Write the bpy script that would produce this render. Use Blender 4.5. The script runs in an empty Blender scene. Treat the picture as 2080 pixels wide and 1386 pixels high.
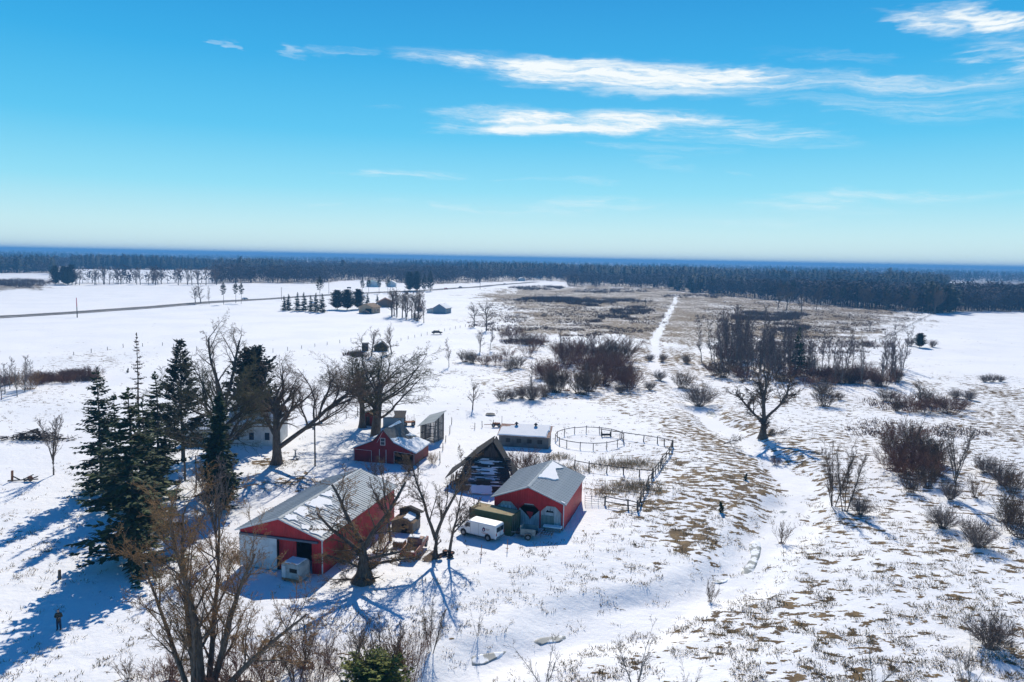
import bpy, math, random
import numpy as np
from mathutils import Vector, Matrix

# ---------------------------------------------------------------- camera, sky, sun, exposure
scene = bpy.context.scene
COL = scene.collection
R = math.radians
CAM_H, F_PX, PITCH, ROLL = 32.0, 1500.0, R(6.39), R(1.1)
SUN_AZ, SUN_EL = R(2.0), R(39.0)          # azimuth measured to the right of the view axis (+Y)

cam = bpy.data.cameras.new('camera')
cam_ob = bpy.data.objects.new('camera', cam)
COL.objects.link(cam_ob)
cam.sensor_width = 36.0
cam.lens = 36.0 * F_PX / 2080.0
cam.clip_start, cam.clip_end = 0.5, 60000
CAM_ROT = Matrix.Rotation(math.pi / 2 - PITCH, 3, 'X') @ Matrix.Rotation(ROLL, 3, 'Z')
cam_ob.matrix_world = Matrix.Translation((0, 0, CAM_H)) @ CAM_ROT.to_4x4()
scene.camera = cam_ob

scene.view_settings.view_transform = 'Standard'
scene.view_settings.look = 'None'
scene.view_settings.gamma = 1.0
scene.view_settings.exposure = 0.0
scene.render.engine = 'CYCLES'
scene.cycles.max_bounces = 5
scene.cycles.diffuse_bounces = 2
scene.cycles.use_adaptive_sampling = True
scene.cycles.adaptive_threshold = 0.02
scene.cycles.glossy_bounces = 2
scene.cycles.transmission_bounces = 3
scene.cycles.volume_bounces = 0
scene.cycles.transparent_max_bounces = 4


class Nodes:
    """small helper for building shader node trees"""
    def __init__(self, tree):
        self.t = tree
        self.n = tree.nodes
        self.l = tree.links

    def node(self, kind, **kw):
        nd = self.n.new(kind)
        for k, v in kw.items():
            setattr(nd, k, v)
        return nd

    def put(self, sock, v):
        if isinstance(v, bpy.types.NodeSocket):
            self.l.new(v, sock)
        elif v is not None:
            sock.default_value = v

    def m(self, op, a, b=None, c=None, clamp=False):
        nd = self.node('ShaderNodeMath', operation=op, use_clamp=clamp)
        for i, v in enumerate((a, b, c)):
            self.put(nd.inputs[i], v)
        return nd.outputs[0]

    def noise(self, vec, scale, detail=3.0, rough=0.55, dist=0.0):
        nd = self.node('ShaderNodeTexNoise')
        if vec is not None:
            self.l.new(vec, nd.inputs['Vector'])
        self.put(nd.inputs['Scale'], scale)
        nd.inputs['Detail'].default_value = detail
        nd.inputs['Roughness'].default_value = rough
        nd.inputs['Distortion'].default_value = dist
        return nd.outputs['Fac']

    def ramp(self, fac, lo, hi, a=0.0, b=1.0):
        nd = self.node('ShaderNodeMapRange', interpolation_type='SMOOTHSTEP')
        self.put(nd.inputs[0], fac)
        for i, v in enumerate((lo, hi, a, b)):
            self.put(nd.inputs[i + 1], v)
        return nd.outputs[0]

    def mix(self, fac, a, b, mode='MIX'):
        nd = self.node('ShaderNodeMix', data_type='RGBA', blend_type=mode)
        self.put(nd.inputs[0], fac)
        self.put(nd.inputs[6], a)
        self.put(nd.inputs[7], b)
        return nd.outputs[2]

    def xyz(self, x, y, z):
        nd = self.node('ShaderNodeCombineXYZ')
        for i, v in enumerate((x, y, z)):
            self.put(nd.inputs[i], v)
        return nd.outputs[0]

    def sep(self, v):
        nd = self.node('ShaderNodeSeparateXYZ')
        self.l.new(v, nd.inputs[0])
        return nd.outputs


def px_dir(x, y):
    return CAM_ROT @ Vector(((x - 1040) / F_PX, -(y - 693) / F_PX, -1.0))


def az_el(x, y):
    d = px_dir(x, y)
    return math.atan2(d.x, d.y), math.atan2(d.z, math.hypot(d.x, d.y))


world = bpy.data.worlds.new('World')
scene.world = world
world.use_nodes = True
W = Nodes(world.node_tree)
W.n.clear()
sky = W.node('ShaderNodeTexSky', sky_type='NISHITA', sun_disc=False)
sky.sun_elevation = SUN_EL
sky.sun_rotation = SUN_AZ
sky.altitude = 300
sky.air_density = 1.0
sky.dust_density = 0.25
sky.ozone_density = 2.5
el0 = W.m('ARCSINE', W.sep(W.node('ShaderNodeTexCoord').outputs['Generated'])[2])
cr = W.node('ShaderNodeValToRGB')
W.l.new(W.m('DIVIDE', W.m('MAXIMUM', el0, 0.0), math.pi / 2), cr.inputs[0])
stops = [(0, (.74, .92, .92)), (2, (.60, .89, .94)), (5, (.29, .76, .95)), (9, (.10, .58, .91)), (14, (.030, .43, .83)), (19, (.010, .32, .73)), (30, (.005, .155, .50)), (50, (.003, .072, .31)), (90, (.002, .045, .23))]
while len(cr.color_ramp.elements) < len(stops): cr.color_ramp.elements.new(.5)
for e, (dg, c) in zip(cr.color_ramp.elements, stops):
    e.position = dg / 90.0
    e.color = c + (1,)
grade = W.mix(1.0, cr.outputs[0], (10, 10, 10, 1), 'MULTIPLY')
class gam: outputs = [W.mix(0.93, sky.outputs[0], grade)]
# cirrus: wind-drawn streaks given by their place in the sky (azimuth, elevation)
tc = W.node('ShaderNodeTexCoord')
dx, dy, dz = W.sep(tc.outputs['Generated'])
az = W.m('ARCTAN2', dx, dy)
el = W.m('ARCSINE', dz)
wn = W.noise(W.xyz(W.m('MULTIPLY', az, 7.0), W.m('MULTIPLY', el, 26.0), 3.1), 1.0, 5, 0.6)
wn2 = W.noise(W.xyz(W.m('MULTIPLY', az, 9.0), W.m('MULTIPLY', el, 40.0), 8.4), 1.0, 4, 0.6)
eld = W.m('ADD', el, W.m('MULTIPLY', W.m('SUBTRACT', wn, 0.5), 0.034))
azd = W.m('ADD', az, W.m('MULTIPLY', W.m('SUBTRACT', wn2, 0.5), 0.30))
CLOUDS = [  # x0, y0, x1, y1 of the streak's axis, half thickness in pixels, strength
    (780, 108, 1250, 132, 13, .8), (980, 130, 1520, 150, 20, 1.1), (1030, 160, 1600, 172, 20, 1.2), (1350, 150, 1900, 168, 14, .6), (1480, 110, 1800, 120, 9, .35), (1650, 172, 2050, 160, 12, .4),
    (1560, 190, 2080, 218, 16, .40), (1700, 215, 2100, 235, 14, .25), (815, 222, 1150, 228, 12, .75), (880, 245, 1420, 238, 20, 1.2), (960, 262, 1350, 262, 12, .7), (1250, 240, 1700, 268, 17, .7), (1350, 275, 1780, 295, 14, .45), (1200, 292, 1480, 316, 10, .4), (1240, 322, 1450, 342, 8, .25), (820, 262, 1000, 268, 7, .35),
    (1760, 36, 1960, 58, 14, .7), (1860, 40, 2200, 30, 16, .8), (1900, 14, 2300, 50, 16, .7), (1960, 90, 2300, 130, 26, .45), (1850, 185, 2300, 140, 22, .4), (2000, 60, 2250, 190, 26, .35),
    (400, 76, 455, 92, 6, .6), (550, 100, 640, 106, 8, .55), (640, 106, 740, 106, 6, .4),
    (740, 354, 985, 360, 8, .6), (1080, 367, 1255, 369, 5, .35), (1535, 343, 1600, 352, 5, .35),
    (1480, 414, 1800, 406, 13, .55), (1650, 386, 2060, 396, 10, .6), (1500, 430, 1900, 430, 10, .3),
    (1020, 428, 1280, 422, 15, .5), (900, 412, 1000, 430, 6, .35), (1100, 404, 1290, 402, 8, .35), (590, 410, 650, 413, 4, .35), (750, 408, 860, 410, 5, .25),
    (1370, 455, 1700, 450, 8, .25), (2300, 240, 2700, 300, 20, .5), (2250, 400, 2600, 410, 12, .5), (-400, 120, -150, 150, 12, .5), (-300, 330, -60, 345, 8, .35)]
tot = None
for (x0, y0, x1, y1, th, st) in CLOUDS:
    a0, e0 = az_el(x0, y0)
    a1, e1 = az_el(x1, y1)
    ca, ce = (a0 + a1) / 2, (e0 + e1) / 2
    L = math.hypot(a1 - a0, e1 - e0)
    ux, uy = (a1 - a0) / L, (e1 - e0) / L
    da = W.m('SUBTRACT', azd, ca)
    de = W.m('SUBTRACT', eld, ce)
    u = W.m('MULTIPLY', W.m('ADD', W.m('MULTIPLY', da, ux), W.m('MULTIPLY', de, uy)), 2.0 / L)
    v = W.m('MULTIPLY', W.m('SUBTRACT', W.m('MULTIPLY', de, ux), W.m('MULTIPLY', da, uy)), F_PX / th * 0.85)
    q = W.m('ADD', W.m('POWER', W.m('ABSOLUTE', u), 2.2), W.m('MULTIPLY', v, v))
    k = W.m('MULTIPLY', W.m('POWER', W.ramp(q, 1.7, 0.0), 1.25), st)
    tot = k if tot is None else W.m('ADD', tot, k)
tilt = W.m('ADD', eld, W.m('MULTIPLY', az, .05))
fib = W.noise(W.xyz(W.m('MULTIPLY', azd, 7.0), W.m('MULTIPLY', tilt, 120.0), 1.7), 1.0, 6, 0.62, 0.7)
fib2 = W.noise(W.xyz(W.m('MULTIPLY', az, 26.0), W.m('MULTIPLY', tilt, 330.0), 5.2), 1.0, 4, 0.65, .4)
fb = W.m('ADD', W.m('MULTIPLY', fib, .68), W.m('MULTIPLY', fib2, .32))
soft = W.m('MINIMUM', tot, 1.6)
den = W.m('MULTIPLY', soft, W.ramp(W.m('ADD', fb, W.m('MULTIPLY', soft, .14)), 0.41, 0.90, 0.04, 1.0))
den = W.m('MULTIPLY', den, .88, clamp=True)
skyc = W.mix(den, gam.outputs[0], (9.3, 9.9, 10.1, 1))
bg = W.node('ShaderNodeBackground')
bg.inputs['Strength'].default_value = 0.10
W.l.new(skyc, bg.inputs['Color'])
wo = W.node('ShaderNodeOutputWorld')
W.l.new(bg.outputs[0], wo.inputs['Surface'])
world.cycles.sampling_method = 'MANUAL'
world.cycles.sample_map_resolution = 512

sun = bpy.data.lights.new('sun', 'SUN')
sun.energy = 5.0
sun.angle = R(0.53)
sun.color = (1.0, 0.925, 0.81)
sun_ob = bpy.data.objects.new('sun', sun)
COL.objects.link(sun_ob)
sd = Vector((math.sin(SUN_AZ) * math.cos(SUN_EL), math.cos(SUN_AZ) * math.cos(SUN_EL), math.sin(SUN_EL)))
sun_ob.rotation_euler = sd.to_track_quat('Z', 'Y').to_euler()
sun_ob.location = sd * 300

# ---------------------------------------------------------------- terrain height
def vnoise(x, y, seed=0):
    x = np.asarray(x, float); y = np.asarray(y, float)
    xi = np.floor(x).astype(np.int64); yi = np.floor(y).astype(np.int64)
    fx = x - xi; fy = y - yi
    fx = fx * fx * (3 - 2 * fx); fy = fy * fy * (3 - 2 * fy)
    def h(a, b):
        n = (a * 374761393 + b * 668265263 + seed * 974634777) & 0xffffffff
        n = ((n ^ (n >> 13)) * 1274126177) & 0xffffffff
        return ((n ^ (n >> 16)) & 0xffff) / 65535.0
    return (h(xi, yi) * (1 - fx) + h(xi + 1, yi) * fx) * (1 - fy) + (h(xi, yi + 1) * (1 - fx) + h(xi + 1, yi + 1) * fx) * fy


def fbm(x, y, seed=0, oct=4):
    s = 0; a = .5
    for i in range(oct):
        s = s + a * vnoise(x * 2 ** i, y * 2 ** i, seed + i); a *= .5
    return s


def sstep(a, b, x):
    t = np.clip((np.asarray(x, float) - a) / (b - a), 0, 1)
    return t * t * (3 - 2 * t)


def flat(x, y, z=0.0):
    d = px_dir(x, y)
    t = (z - CAM_H) / d.z
    return (d.x * t, d.y * t)


STREAM_PX = [(800, 1500), (890, 1400), (985, 1336), (1115, 1300), (1250, 1258), (1380, 1215), (1465, 1178), (1518, 1150), (1536, 1105), (1590, 1055), (1625, 1010),
             (1615, 965), (1570, 930), (1500, 880), (1450, 850), (1400, 800), (1330, 745), (1330, 690), (1372, 610), (1375, 596)]
STREAM = np.array([flat(*p) for p in STREAM_PX])


def poly_dist(x, y, P):
    x = np.asarray(x, float); y = np.asarray(y, float)
    best = np.full(x.shape, 1e9)
    for a, b in zip(P[:-1], P[1:]):
        d = b - a; L2 = d @ d
        t = np.clip(((x - a[0]) * d[0] + (y - a[1]) * d[1]) / L2, 0, 1)
        best = np.minimum(best, np.hypot(x - a[0] - t * d[0], y - a[1] - t * d[1]))
    return best


def terrain(x, y):
    x = np.asarray(x, float); y = np.asarray(y, float)
    d = np.hypot(x, y)
    z = (fbm(x / 45., y / 45., 3, 3) - .44) * 1.0 * sstep(60, 140, d) + (fbm(x / 12., y / 12., 9, 3) - .44) * .25
    sdist = poly_dist(x, y, STREAM) + (vnoise(x / 6., y / 6., 5) - .5) * 3
    dep = .9 * (1 - sstep(150, 230, d)) + .25
    z = z - dep * (1 - sstep(1.2, 6.0, sdist))
    z = z + .5 * sstep(5, 14, sdist) * (1 - sstep(14, 40, sdist)) * (1 - sstep(100, 200, d))
    z = z + 5.0 * (fbm(x / 500., y / 500., 21, 3) - .44) * sstep(350, 1500, d)
    z = z + np.minimum(21, 75.0 * (fbm(x / 1900., y / 2600., 33, 3) - .43)) * sstep(3000, 10000, d)
    return z


def gp(x, y):
    """ground point (world) that the pixel x, y of the 2080 x 1386 photograph shows"""
    d = px_dir(x, y)
    z = 0.0
    for i in range(14):
        t = (z - CAM_H) / d.z
        z = .4 * z + .6 * float(terrain(d.x * t, d.y * t))
    t = (z - CAM_H) / d.z
    return Vector((d.x * t, d.y * t, float(terrain(d.x * t, d.y * t))))


def on_ground(x, y):
    return Vector((x, y, float(terrain(x, y))))


def h_at(p, y_top):
    """height a thing standing at p needs to reach image row y_top"""
    lo, hi = 0.0, 80.0
    inv = CAM_ROT.transposed()
    for _ in range(40):
        mdl = (lo + hi) / 2
        q = inv @ (Vector((p.x, p.y, p.z + mdl)) - Vector((0, 0, CAM_H)))
        if 693 - F_PX * q.y / -q.z > y_top: lo = mdl
        else: hi = mdl
    return lo


# ---------------------------------------------------------------- mesh helpers
def mesh_obj(name, V, F, mat=None, parent=None, smooth=False):
    me = bpy.data.meshes.new(name)
    if isinstance(F, np.ndarray):
        n = F.shape[1]
        V = np.asarray(V, np.float32)
        me.vertices.add(len(V)); me.vertices.foreach_set('co', V.ravel())
        me.loops.add(F.size); me.loops.foreach_set('vertex_index', F.ravel().astype(np.int32))
        me.polygons.add(len(F)); me.polygons.foreach_set('loop_start', np.arange(0, F.size, n, dtype=np.int32))
        me.update(calc_edges=True)
    else:
        me.from_pydata([tuple(v) for v in V], [], F)
        me.update()
    if smooth:
        me.polygons.foreach_set('use_smooth', np.ones(len(me.polygons), bool))
    if mat: me.materials.append(mat)
    o = bpy.data.objects.new(name, me)
    COL.objects.link(o)
    if parent: o.parent = parent
    return o


def tag(o, label=None, cat=None, group=None, kind=None):
    if label: o['label'] = label
    if cat: o['category'] = cat
    if group: o['group'] = group
    if kind: o['kind'] = kind
    return o


def empty(name, loc=(0, 0, 0), rz=0.0, scale=1.0):
    o = bpy.data.objects.new(name, None)
    o.empty_display_size = .3
    COL.objects.link(o)
    o.location = loc
    o.rotation_euler = (0, 0, rz)
    o.scale = (scale,) * 3
    return o


class MB:
    """collects shapes and builds them as one mesh"""
    def __init__(s):
        s.v = []; s.f = []

    def add(s, vs, fs):
        n = len(s.v)
        s.v += [tuple(v) for v in vs]
        s.f += [tuple(i + n for i in f) for f in fs]
        return s

    def box(s, x0, x1, y0, y1, z0, z1):
        return s.add([(x0, y0, z0), (x1, y0, z0), (x1, y1, z0), (x0, y1, z0), (x0, y0, z1), (x1, y0, z1), (x1, y1, z1), (x0, y1, z1)],
                     [(0, 3, 2, 1), (4, 5, 6, 7), (0, 1, 5, 4), (1, 2, 6, 5), (2, 3, 7, 6), (3, 0, 4, 7)])

    def bar(s, a, b, w, h=None, up=(0, 0, 1)):
        """square bar from a to b"""
        a = Vector(a); b = Vector(b); h = h or w
        d = (b - a).normalized()
        u = Vector(up)
        if abs(d.dot(u)) > .95: u = Vector((0, 1, 0))
        r = d.cross(u).normalized() * (w / 2)
        t = r.cross(d).normalized() * (h / 2)
        return s.add([a - r - t, a + r - t, a + r + t, a - r + t, b - r - t, b + r - t, b + r + t, b - r + t],
                     [(0, 1, 2, 3), (7, 6, 5, 4), (0, 4, 5, 1), (1, 5, 6, 2), (2, 6, 7, 3), (3, 7, 4, 0)])

    def prism(s, prof, axis, a, b):
        """profile [(u, w)] extruded along axis 'x' or 'y' from a to b"""
        n = len(prof)
        mk = (lambda u, w, t: (t, u, w)) if axis == 'x' else (lambda u, w, t: (u, t, w)) if axis == 'y' else (lambda u, w, t: (u, w, t))
        vs = [mk(u, w, a) for u, w in prof] + [mk(u, w, b) for u, w in prof]
        fs = [tuple(range(n - 1, -1, -1)), tuple(range(n, 2 * n))] + [(i, (i + 1) % n, n + (i + 1) % n, n + i) for i in range(n)]
        return s.add(vs, fs)

    def cyl(s, a, b, r0, r1=None, n=10):
        a = Vector(a); b = Vector(b); r1 = r0 if r1 is None else r1
        d = (b - a).normalized()
        u = d.orthogonal().normalized(); w = d.cross(u)
        ring = [(u * math.cos(2 * math.pi * i / n) + w * math.sin(2 * math.pi * i / n)) for i in range(n)]
        vs = [a + k * r0 for k in ring] + [b + k * r1 for k in ring]
        return s.add(vs, [tuple(range(n - 1, -1, -1)), tuple(range(n, 2 * n))] + [(i, (i + 1) % n, n + (i + 1) % n, n + i) for i in range(n)])

    def build(s, name, mat, parent=None, smooth=False):
        o = mesh_obj(name, s.v, s.f, mat, parent, smooth)
        return o


# ---------------------------------------------------------------- materials
MATS = {}


def mat(name, col, rough=.8, col2=None, scale=2.0, detail=4, bump=0.0, bscale=None, metal=0.0, lo=.35, hi=.65, stretch=None, spec=.3, obj=True, col3=None):
    """base colour mottled between col and col2 by noise; optional bump and a third stain colour"""
    if name in MATS: return MATS[name]
    m = bpy.data.materials.new(name)
    m.use_nodes = True
    N = Nodes(m.node_tree)
    b = N.n['Principled BSDF']
    b.inputs['Roughness'].default_value = rough
    b.inputs['Metallic'].default_value = metal
    b.inputs['Specular IOR Level'].default_value = spec
    t = N.node('ShaderNodeTexCoord').outputs['Object']
    if stretch:
        mp = N.node('ShaderNodeMapping')
        mp.inputs['Scale'].default_value = stretch
        N.l.new(t, mp.inputs[0]); t = mp.outputs[0]
    c4 = tuple(col) + (1,)
    if col2:
        f = N.ramp(N.noise(t, scale, detail), lo, hi)
        c = N.mix(f, c4, tuple(col2) + (1,))
        if col3:
            c = N.mix(N.ramp(N.noise(t, scale * .37, 5, .65), .52, .68), c, tuple(col3) + (1,))
        N.l.new(c, b.inputs['Base Color'])
    else:
        b.inputs['Base Color'].default_value = c4
    if bump:
        bp = N.node('ShaderNodeBump')
        bp.inputs['Strength'].default_value = bump
        bp.inputs['Distance'].default_value = .05
        N.l.new(N.noise(t, bscale or scale * 4, 4), bp.inputs['Height'])
        N.l.new(bp.outputs[0], b.inputs['Normal'])
    MATS[name] = m
    return m


SNOW = (.88, .88, .88)
M_snow = mat('snow', SNOW, .75, (.83, .845, .85), .5, bump=.35, bscale=2.5, spec=.2)
M_bark = mat('bark', (.085, .062, .045), .95, (.15, .12, .095), 3.0, stretch=(3, 3, .6), bump=.5)
M_bark_pale = mat('bark_pale', (.16, .145, .125), .95, (.24, .22, .195), 3.0, stretch=(3, 3, .6))
M_twig = mat('twig', (.13, .080, .048), .95, (.20, .135, .085), .8)
M_twig_grey = mat('twig_grey', (.17, .125, .10), .95, (.24, .19, .16), .8)
M_twig_red = mat('twig_red', (.15, .070, .045), .95, (.22, .11, .07), .8)
M_wood = mat('far_twigs', (.060, .050, .048), .95, (.10, .085, .08), .02)
M_aspen = mat('aspen_twigs', (.135, .090, .078), .95, (.19, .135, .12), .5)
M_twig_tan = mat('twig_tan', (.24, .135, .055), .95, (.33, .19, .085), .8)
M_moss = mat('mossy_twig', (.085, .072, .036), .95, (.12, .105, .05), .6)
M_needle = mat('spruce_needles', (.028, .048, .020), .85, (.095, .110, .034), .9, lo=.40, hi=.70)
M_needle2 = mat('pine_needles', (.020, .040, .028), .85, (.040, .062, .036), 1.2)
M_needle3 = mat('juniper_needles', (.11, .145, .025), .85, (.20, .21, .045), 1.6)
M_rust_leaf = mat('dead_needles', (.16, .075, .03), .9, (.10, .07, .03), 1.5)
M_grass = mat('dry_grass_blades', (.22, .15, .07), .95, (.33, .24, .12), .35)
M_reed = mat('reed_blades', (.34, .26, .15), .95, (.44, .34, .20), .5)
M_weed = mat('weed_stems', (.15, .085, .06), .95, (.22, .14, .095), .05)


# ---------------------------------------------------------------- ground
def region(pts):
    return np.array([flat(*p) for p in pts])


def inside(x, y, P):
    c = np.zeros(x.shape, bool)
    n = len(P)
    for i in range(n):
        x0, y0 = P[i]; x1, y1 = P[(i + 1) % n]
        cond = ((y0 > y) != (y1 > y)) & (x < (x1 - x0) * (y - y0) / (y1 - y0 + 1e-12) + x0)
        c ^= cond
    return c


GRASS_REGIONS = [   # (outline in photograph pixels, amount of dead grass showing through the snow)
    ([(1150, 1600), (1180, 1300), (1420, 1225), (1560, 1130), (1640, 1060), (1700, 1090), (1900, 1150), (2500, 1250), (2500, 1600)], .37),
    ([(1640, 1060), (1600, 930), (1560, 800), (1700, 790), (1800, 820), (1900, 860), (2500, 850), (2500, 1250), (1900, 1150), (1700, 1080)], .46),
    ([(1290, 720), (1480, 760), (1560, 800), (1600, 930), (1630, 1000), (1560, 1060), (1440, 1180), (1300, 1100), (1220, 1000), (1370, 900), (1250, 830), (1100, 800), (1200, 740)], .50),
    ([(1720, 815), (1900, 770), (2500, 770), (2500, 860), (1900, 870)], .52),
    ([(950, 600), (1010, 588), (1150, 581), (1400, 588), (1500, 596), (1700, 612), (1880, 628), (1900, 634), (1840, 668), (1790, 700), (1600, 690), (1440, 700), (1300, 690), (1000, 680), (1010, 630)], .75),
    ([(1370, 600), (1420, 600), (1400, 690), (1420, 740), (1330, 745), (1290, 720), (1330, 660)], .72),
    ([(1640, 690), (1800, 700), (1830, 780), (1700, 800), (1430, 770), (1440, 700)], .45),
    ([(1130, 870), (1370, 880), (1300, 1030), (1190, 1010)], .30),
    ([(1010, 690), (1290, 700), (1290, 800), (1000, 800), (940, 730)], .45),
    ([(560, 1260), (900, 1230), (930, 1600), (200, 1600), (260, 1330)], .25),
    ([(850, 690), (960, 670), (900, 790), (820, 760)], .22),
    ([(-200, 760), (60, 735), (280, 705), (300, 730), (200, 770), (160, 860), (-200, 900)], .30),
    ([(60, 738), (170, 715), (260, 705), (270, 722), (150, 745)], .42),
    ([(-200, 985), (90, 1010), (200, 1060), (140, 1160), (-200, 1130)], .26),
    ([(880, 640), (950, 640), (950, 660), (870, 655)], .45),
    ([(-200, 566), (110, 566), (100, 590), (-200, 592)], .7),
    ([(1180, 1000), (1320, 1040), (1290, 1240), (1150, 1250)], .20),
    ([(900, 1000), (1180, 1090), (1150, 1250), (960, 1280), (900, 1180)], .20),
    ([(880, 760), (1010, 800), (1130, 800), (1300, 880), (1130, 870), (930, 850)], .26),
    ([(505, 950), (550, 938), (600, 938), (645, 945), (610, 958), (540, 962)], .95),
    ([(575, 985), (625, 975), (645, 985), (600, 996)], .75),
    ([(450, 1095), (492, 1100), (490, 1145), (465, 1155)], .9),
    ([(1930, 572), (2400, 572), (2400, 586), (1990, 582)], .75),
]
GRASS_REGIONS = [(region(p), a) for p, a in GRASS_REGIONS]


FRONT = [(-500, 850), (0, 1190), (100, 1180), (104, 830), (440, 830), (520, 850), (640, 850), (720, 980), (800, 900), (870, 850), (960, 930), (1060, 1040), (1100, 1090), (1148, 1030), (1152, 880), (1300, 880), (1420, 790), (1500, 725),
         (1600, 680), (1700, 632), (1900, 585), (1990, 640), (2080, 665), (2600, 640)]   # where the woods begin: image column, distance


def wood_mask(x, y):
    d = np.hypot(x, y)
    c = 1040 + 1500 * x / np.maximum(y, 1) / math.cos(PITCH)
    m = (d > np.interp(c, [a for a, b in FRONT], [b for a, b in FRONT])) & (y > 100)
    for x0, x1, d0, d1 in CLEARINGS: m &= ~((c > x0) & (c < x1) & (d > d0) & (d < d1))
    return m


CLEARINGS = [(104, 430, 850, 1420), (640, 700, 1180, 1330), (672, 800, 1850, 2150), (1925, 2600, 900, 1900)]


def grass_and_wood_shade(x, y):
    sc = np.clip(np.hypot(x, y) / 120, .5, 4)
    tot_ = 0
    for q in range(3):
        wx = x + (fbm(x / 9., y / 9., 41 + 9 * q, 3) - .44) * 20 * sc + (q - 1) * 3.0 * sc
        wy = y + (fbm(x / 9., y / 9., 147 + 9 * q, 3) - .44) * 26 * sc + (1 - q) * 3.0 * sc
        g = np.full(np.shape(x), .05)
        for P, a in GRASS_REGIONS:
            g = np.maximum(g, np.where(inside(wx, wy, P), a, 0))
        tot_ = tot_ + g
    g = tot_ / 3
    sdist = poly_dist(x, y, STREAM)
    d = np.hypot(x, y)
    k = np.where(d < 220, sstep(.6, 2.8, sdist + 5 * (fbm(x / 3., y / 3., 91, 2) - .4)), sstep(.4, 1.8, sdist + 3 * (fbm(x / 7., y / 9., 93, 2) - .42)))
    bank = np.exp(-((sdist - 7) / 2.5) ** 2) * .10 * (d < 160) * (x > 10)
    g = (g + bank) * k
    g = np.maximum(g, .68 * wood_mask(x, y))  # woods floor: leaf litter, plus tree shade darkened into the ground colour
    return np.clip(g * (.62 + .85 * fbm(x / 14., y / 14., 77, 3)), 0, 1)


def build_ground():
    fr = np.radians(np.arange(-44, 44.01, .20))
    bk = np.radians(np.arange(44 + 3, 316 - .1, 3.))
    ang = np.concatenate([fr, bk])
    r = np.concatenate([[0.5, 6, 12, 18, 24, 30], np.geomspace(34, 200, 270), np.geomspace(200, 16000, 170)[1:]])
    A, RR = np.meshgrid(ang, r)
    X = RR * np.sin(A); Y = RR * np.cos(A)
    Z = terrain(X, Y)
    near = 1 - sstep(120, 260, RR)
    Z = Z + near * ((fbm(X / 1.7, Y / 1.7, 60, 3) - .44) * .16 + (fbm(X / 4.5, Y / 4.5, 66, 2) - .4) * .12) - .05
    n, m = X.shape
    idx = np.arange(n * m).reshape(n, m)
    nx = np.roll(idx, -1, axis=1)
    Fq = np.stack([idx[:-1], nx[:-1], nx[1:], idx[1:]], -1).reshape(-1, 4)[:, ::-1]
    V = np.stack([X, Y, Z], -1).reshape(-1, 3)
    o = mesh_obj('ground', V, Fq, None, smooth=True)
    at = o.data.attributes.new('grass', 'FLOAT', 'POINT')
    at.data.foreach_set('value', grass_and_wood_shade(X, Y).ravel().astype(np.float32))
    m = bpy.data.materials.new('snowy_ground'); m.use_nodes = True
    N = Nodes(m.node_tree); b = N.n['Principled BSDF']
    P = N.node('ShaderNodeTexCoord').outputs['Object']
    g = N.node('ShaderNodeAttribute', attribute_name='grass').outputs['Fac']
    mp = N.node('ShaderNodeMapping'); mp.inputs['Scale'].default_value = (.75, 1.35, 1); mp.inputs['Rotation'].default_value = (0, 0, .25); N.l.new(P, mp.inputs[0])
    tuft = N.noise(mp.outputs[0], .85, 3, .55)
    fine = N.noise(P, 4.5, 3, .6)
    broad = N.noise(P, .12, 3, .5)
    pat = N.m('ADD', N.m('ADD', N.m('MULTIPLY', tuft, .70), N.m('MULTIPLY', fine, .16)), N.m('MULTIPLY', broad, .14))
    th = N.m('SUBTRACT', .70, N.m('MULTIPLY', g, .36))
    f = N.ramp(N.m('SUBTRACT', pat, th), -.004, .022)
    gc = N.mix(N.ramp(N.noise(P, .5, 4), .35, .65), (.105, .066, .030, 1), (.23, .155, .072, 1))
    gc = N.mix(N.ramp(N.noise(P, 7.0, 2), .4, .7, 0, .5), gc, (.05, .036, .02, 1))
    sc = N.mix(N.ramp(N.noise(P, .045, 4), .4, .65), (.88, .88, .875, 1), (.82, .83, .84, 1))
    N.l.new(N.mix(f, sc, gc), b.inputs['Base Color'])
    b.inputs['Roughness'].default_value = .8
    b.inputs['Specular IOR Level'].default_value = .15
    bp = N.node('ShaderNodeBump'); bp.inputs['Strength'].default_value = .8; bp.inputs['Distance'].default_value = .12
    N.l.new(N.m('ADD', N.m('ADD', N.noise(P, 1.6, 5, .6), N.m('MULTIPLY', N.noise(P, .3, 3), 1.2)), N.m('MULTIPLY', f, .5)), bp.inputs['Height'])
    N.l.new(bp.outputs[0], b.inputs['Normal'])
    o.data.materials.append(m)
    tag(o, 'snow covered farmland with dead grass showing through', kind='structure')
    return o


build_ground()


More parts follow.
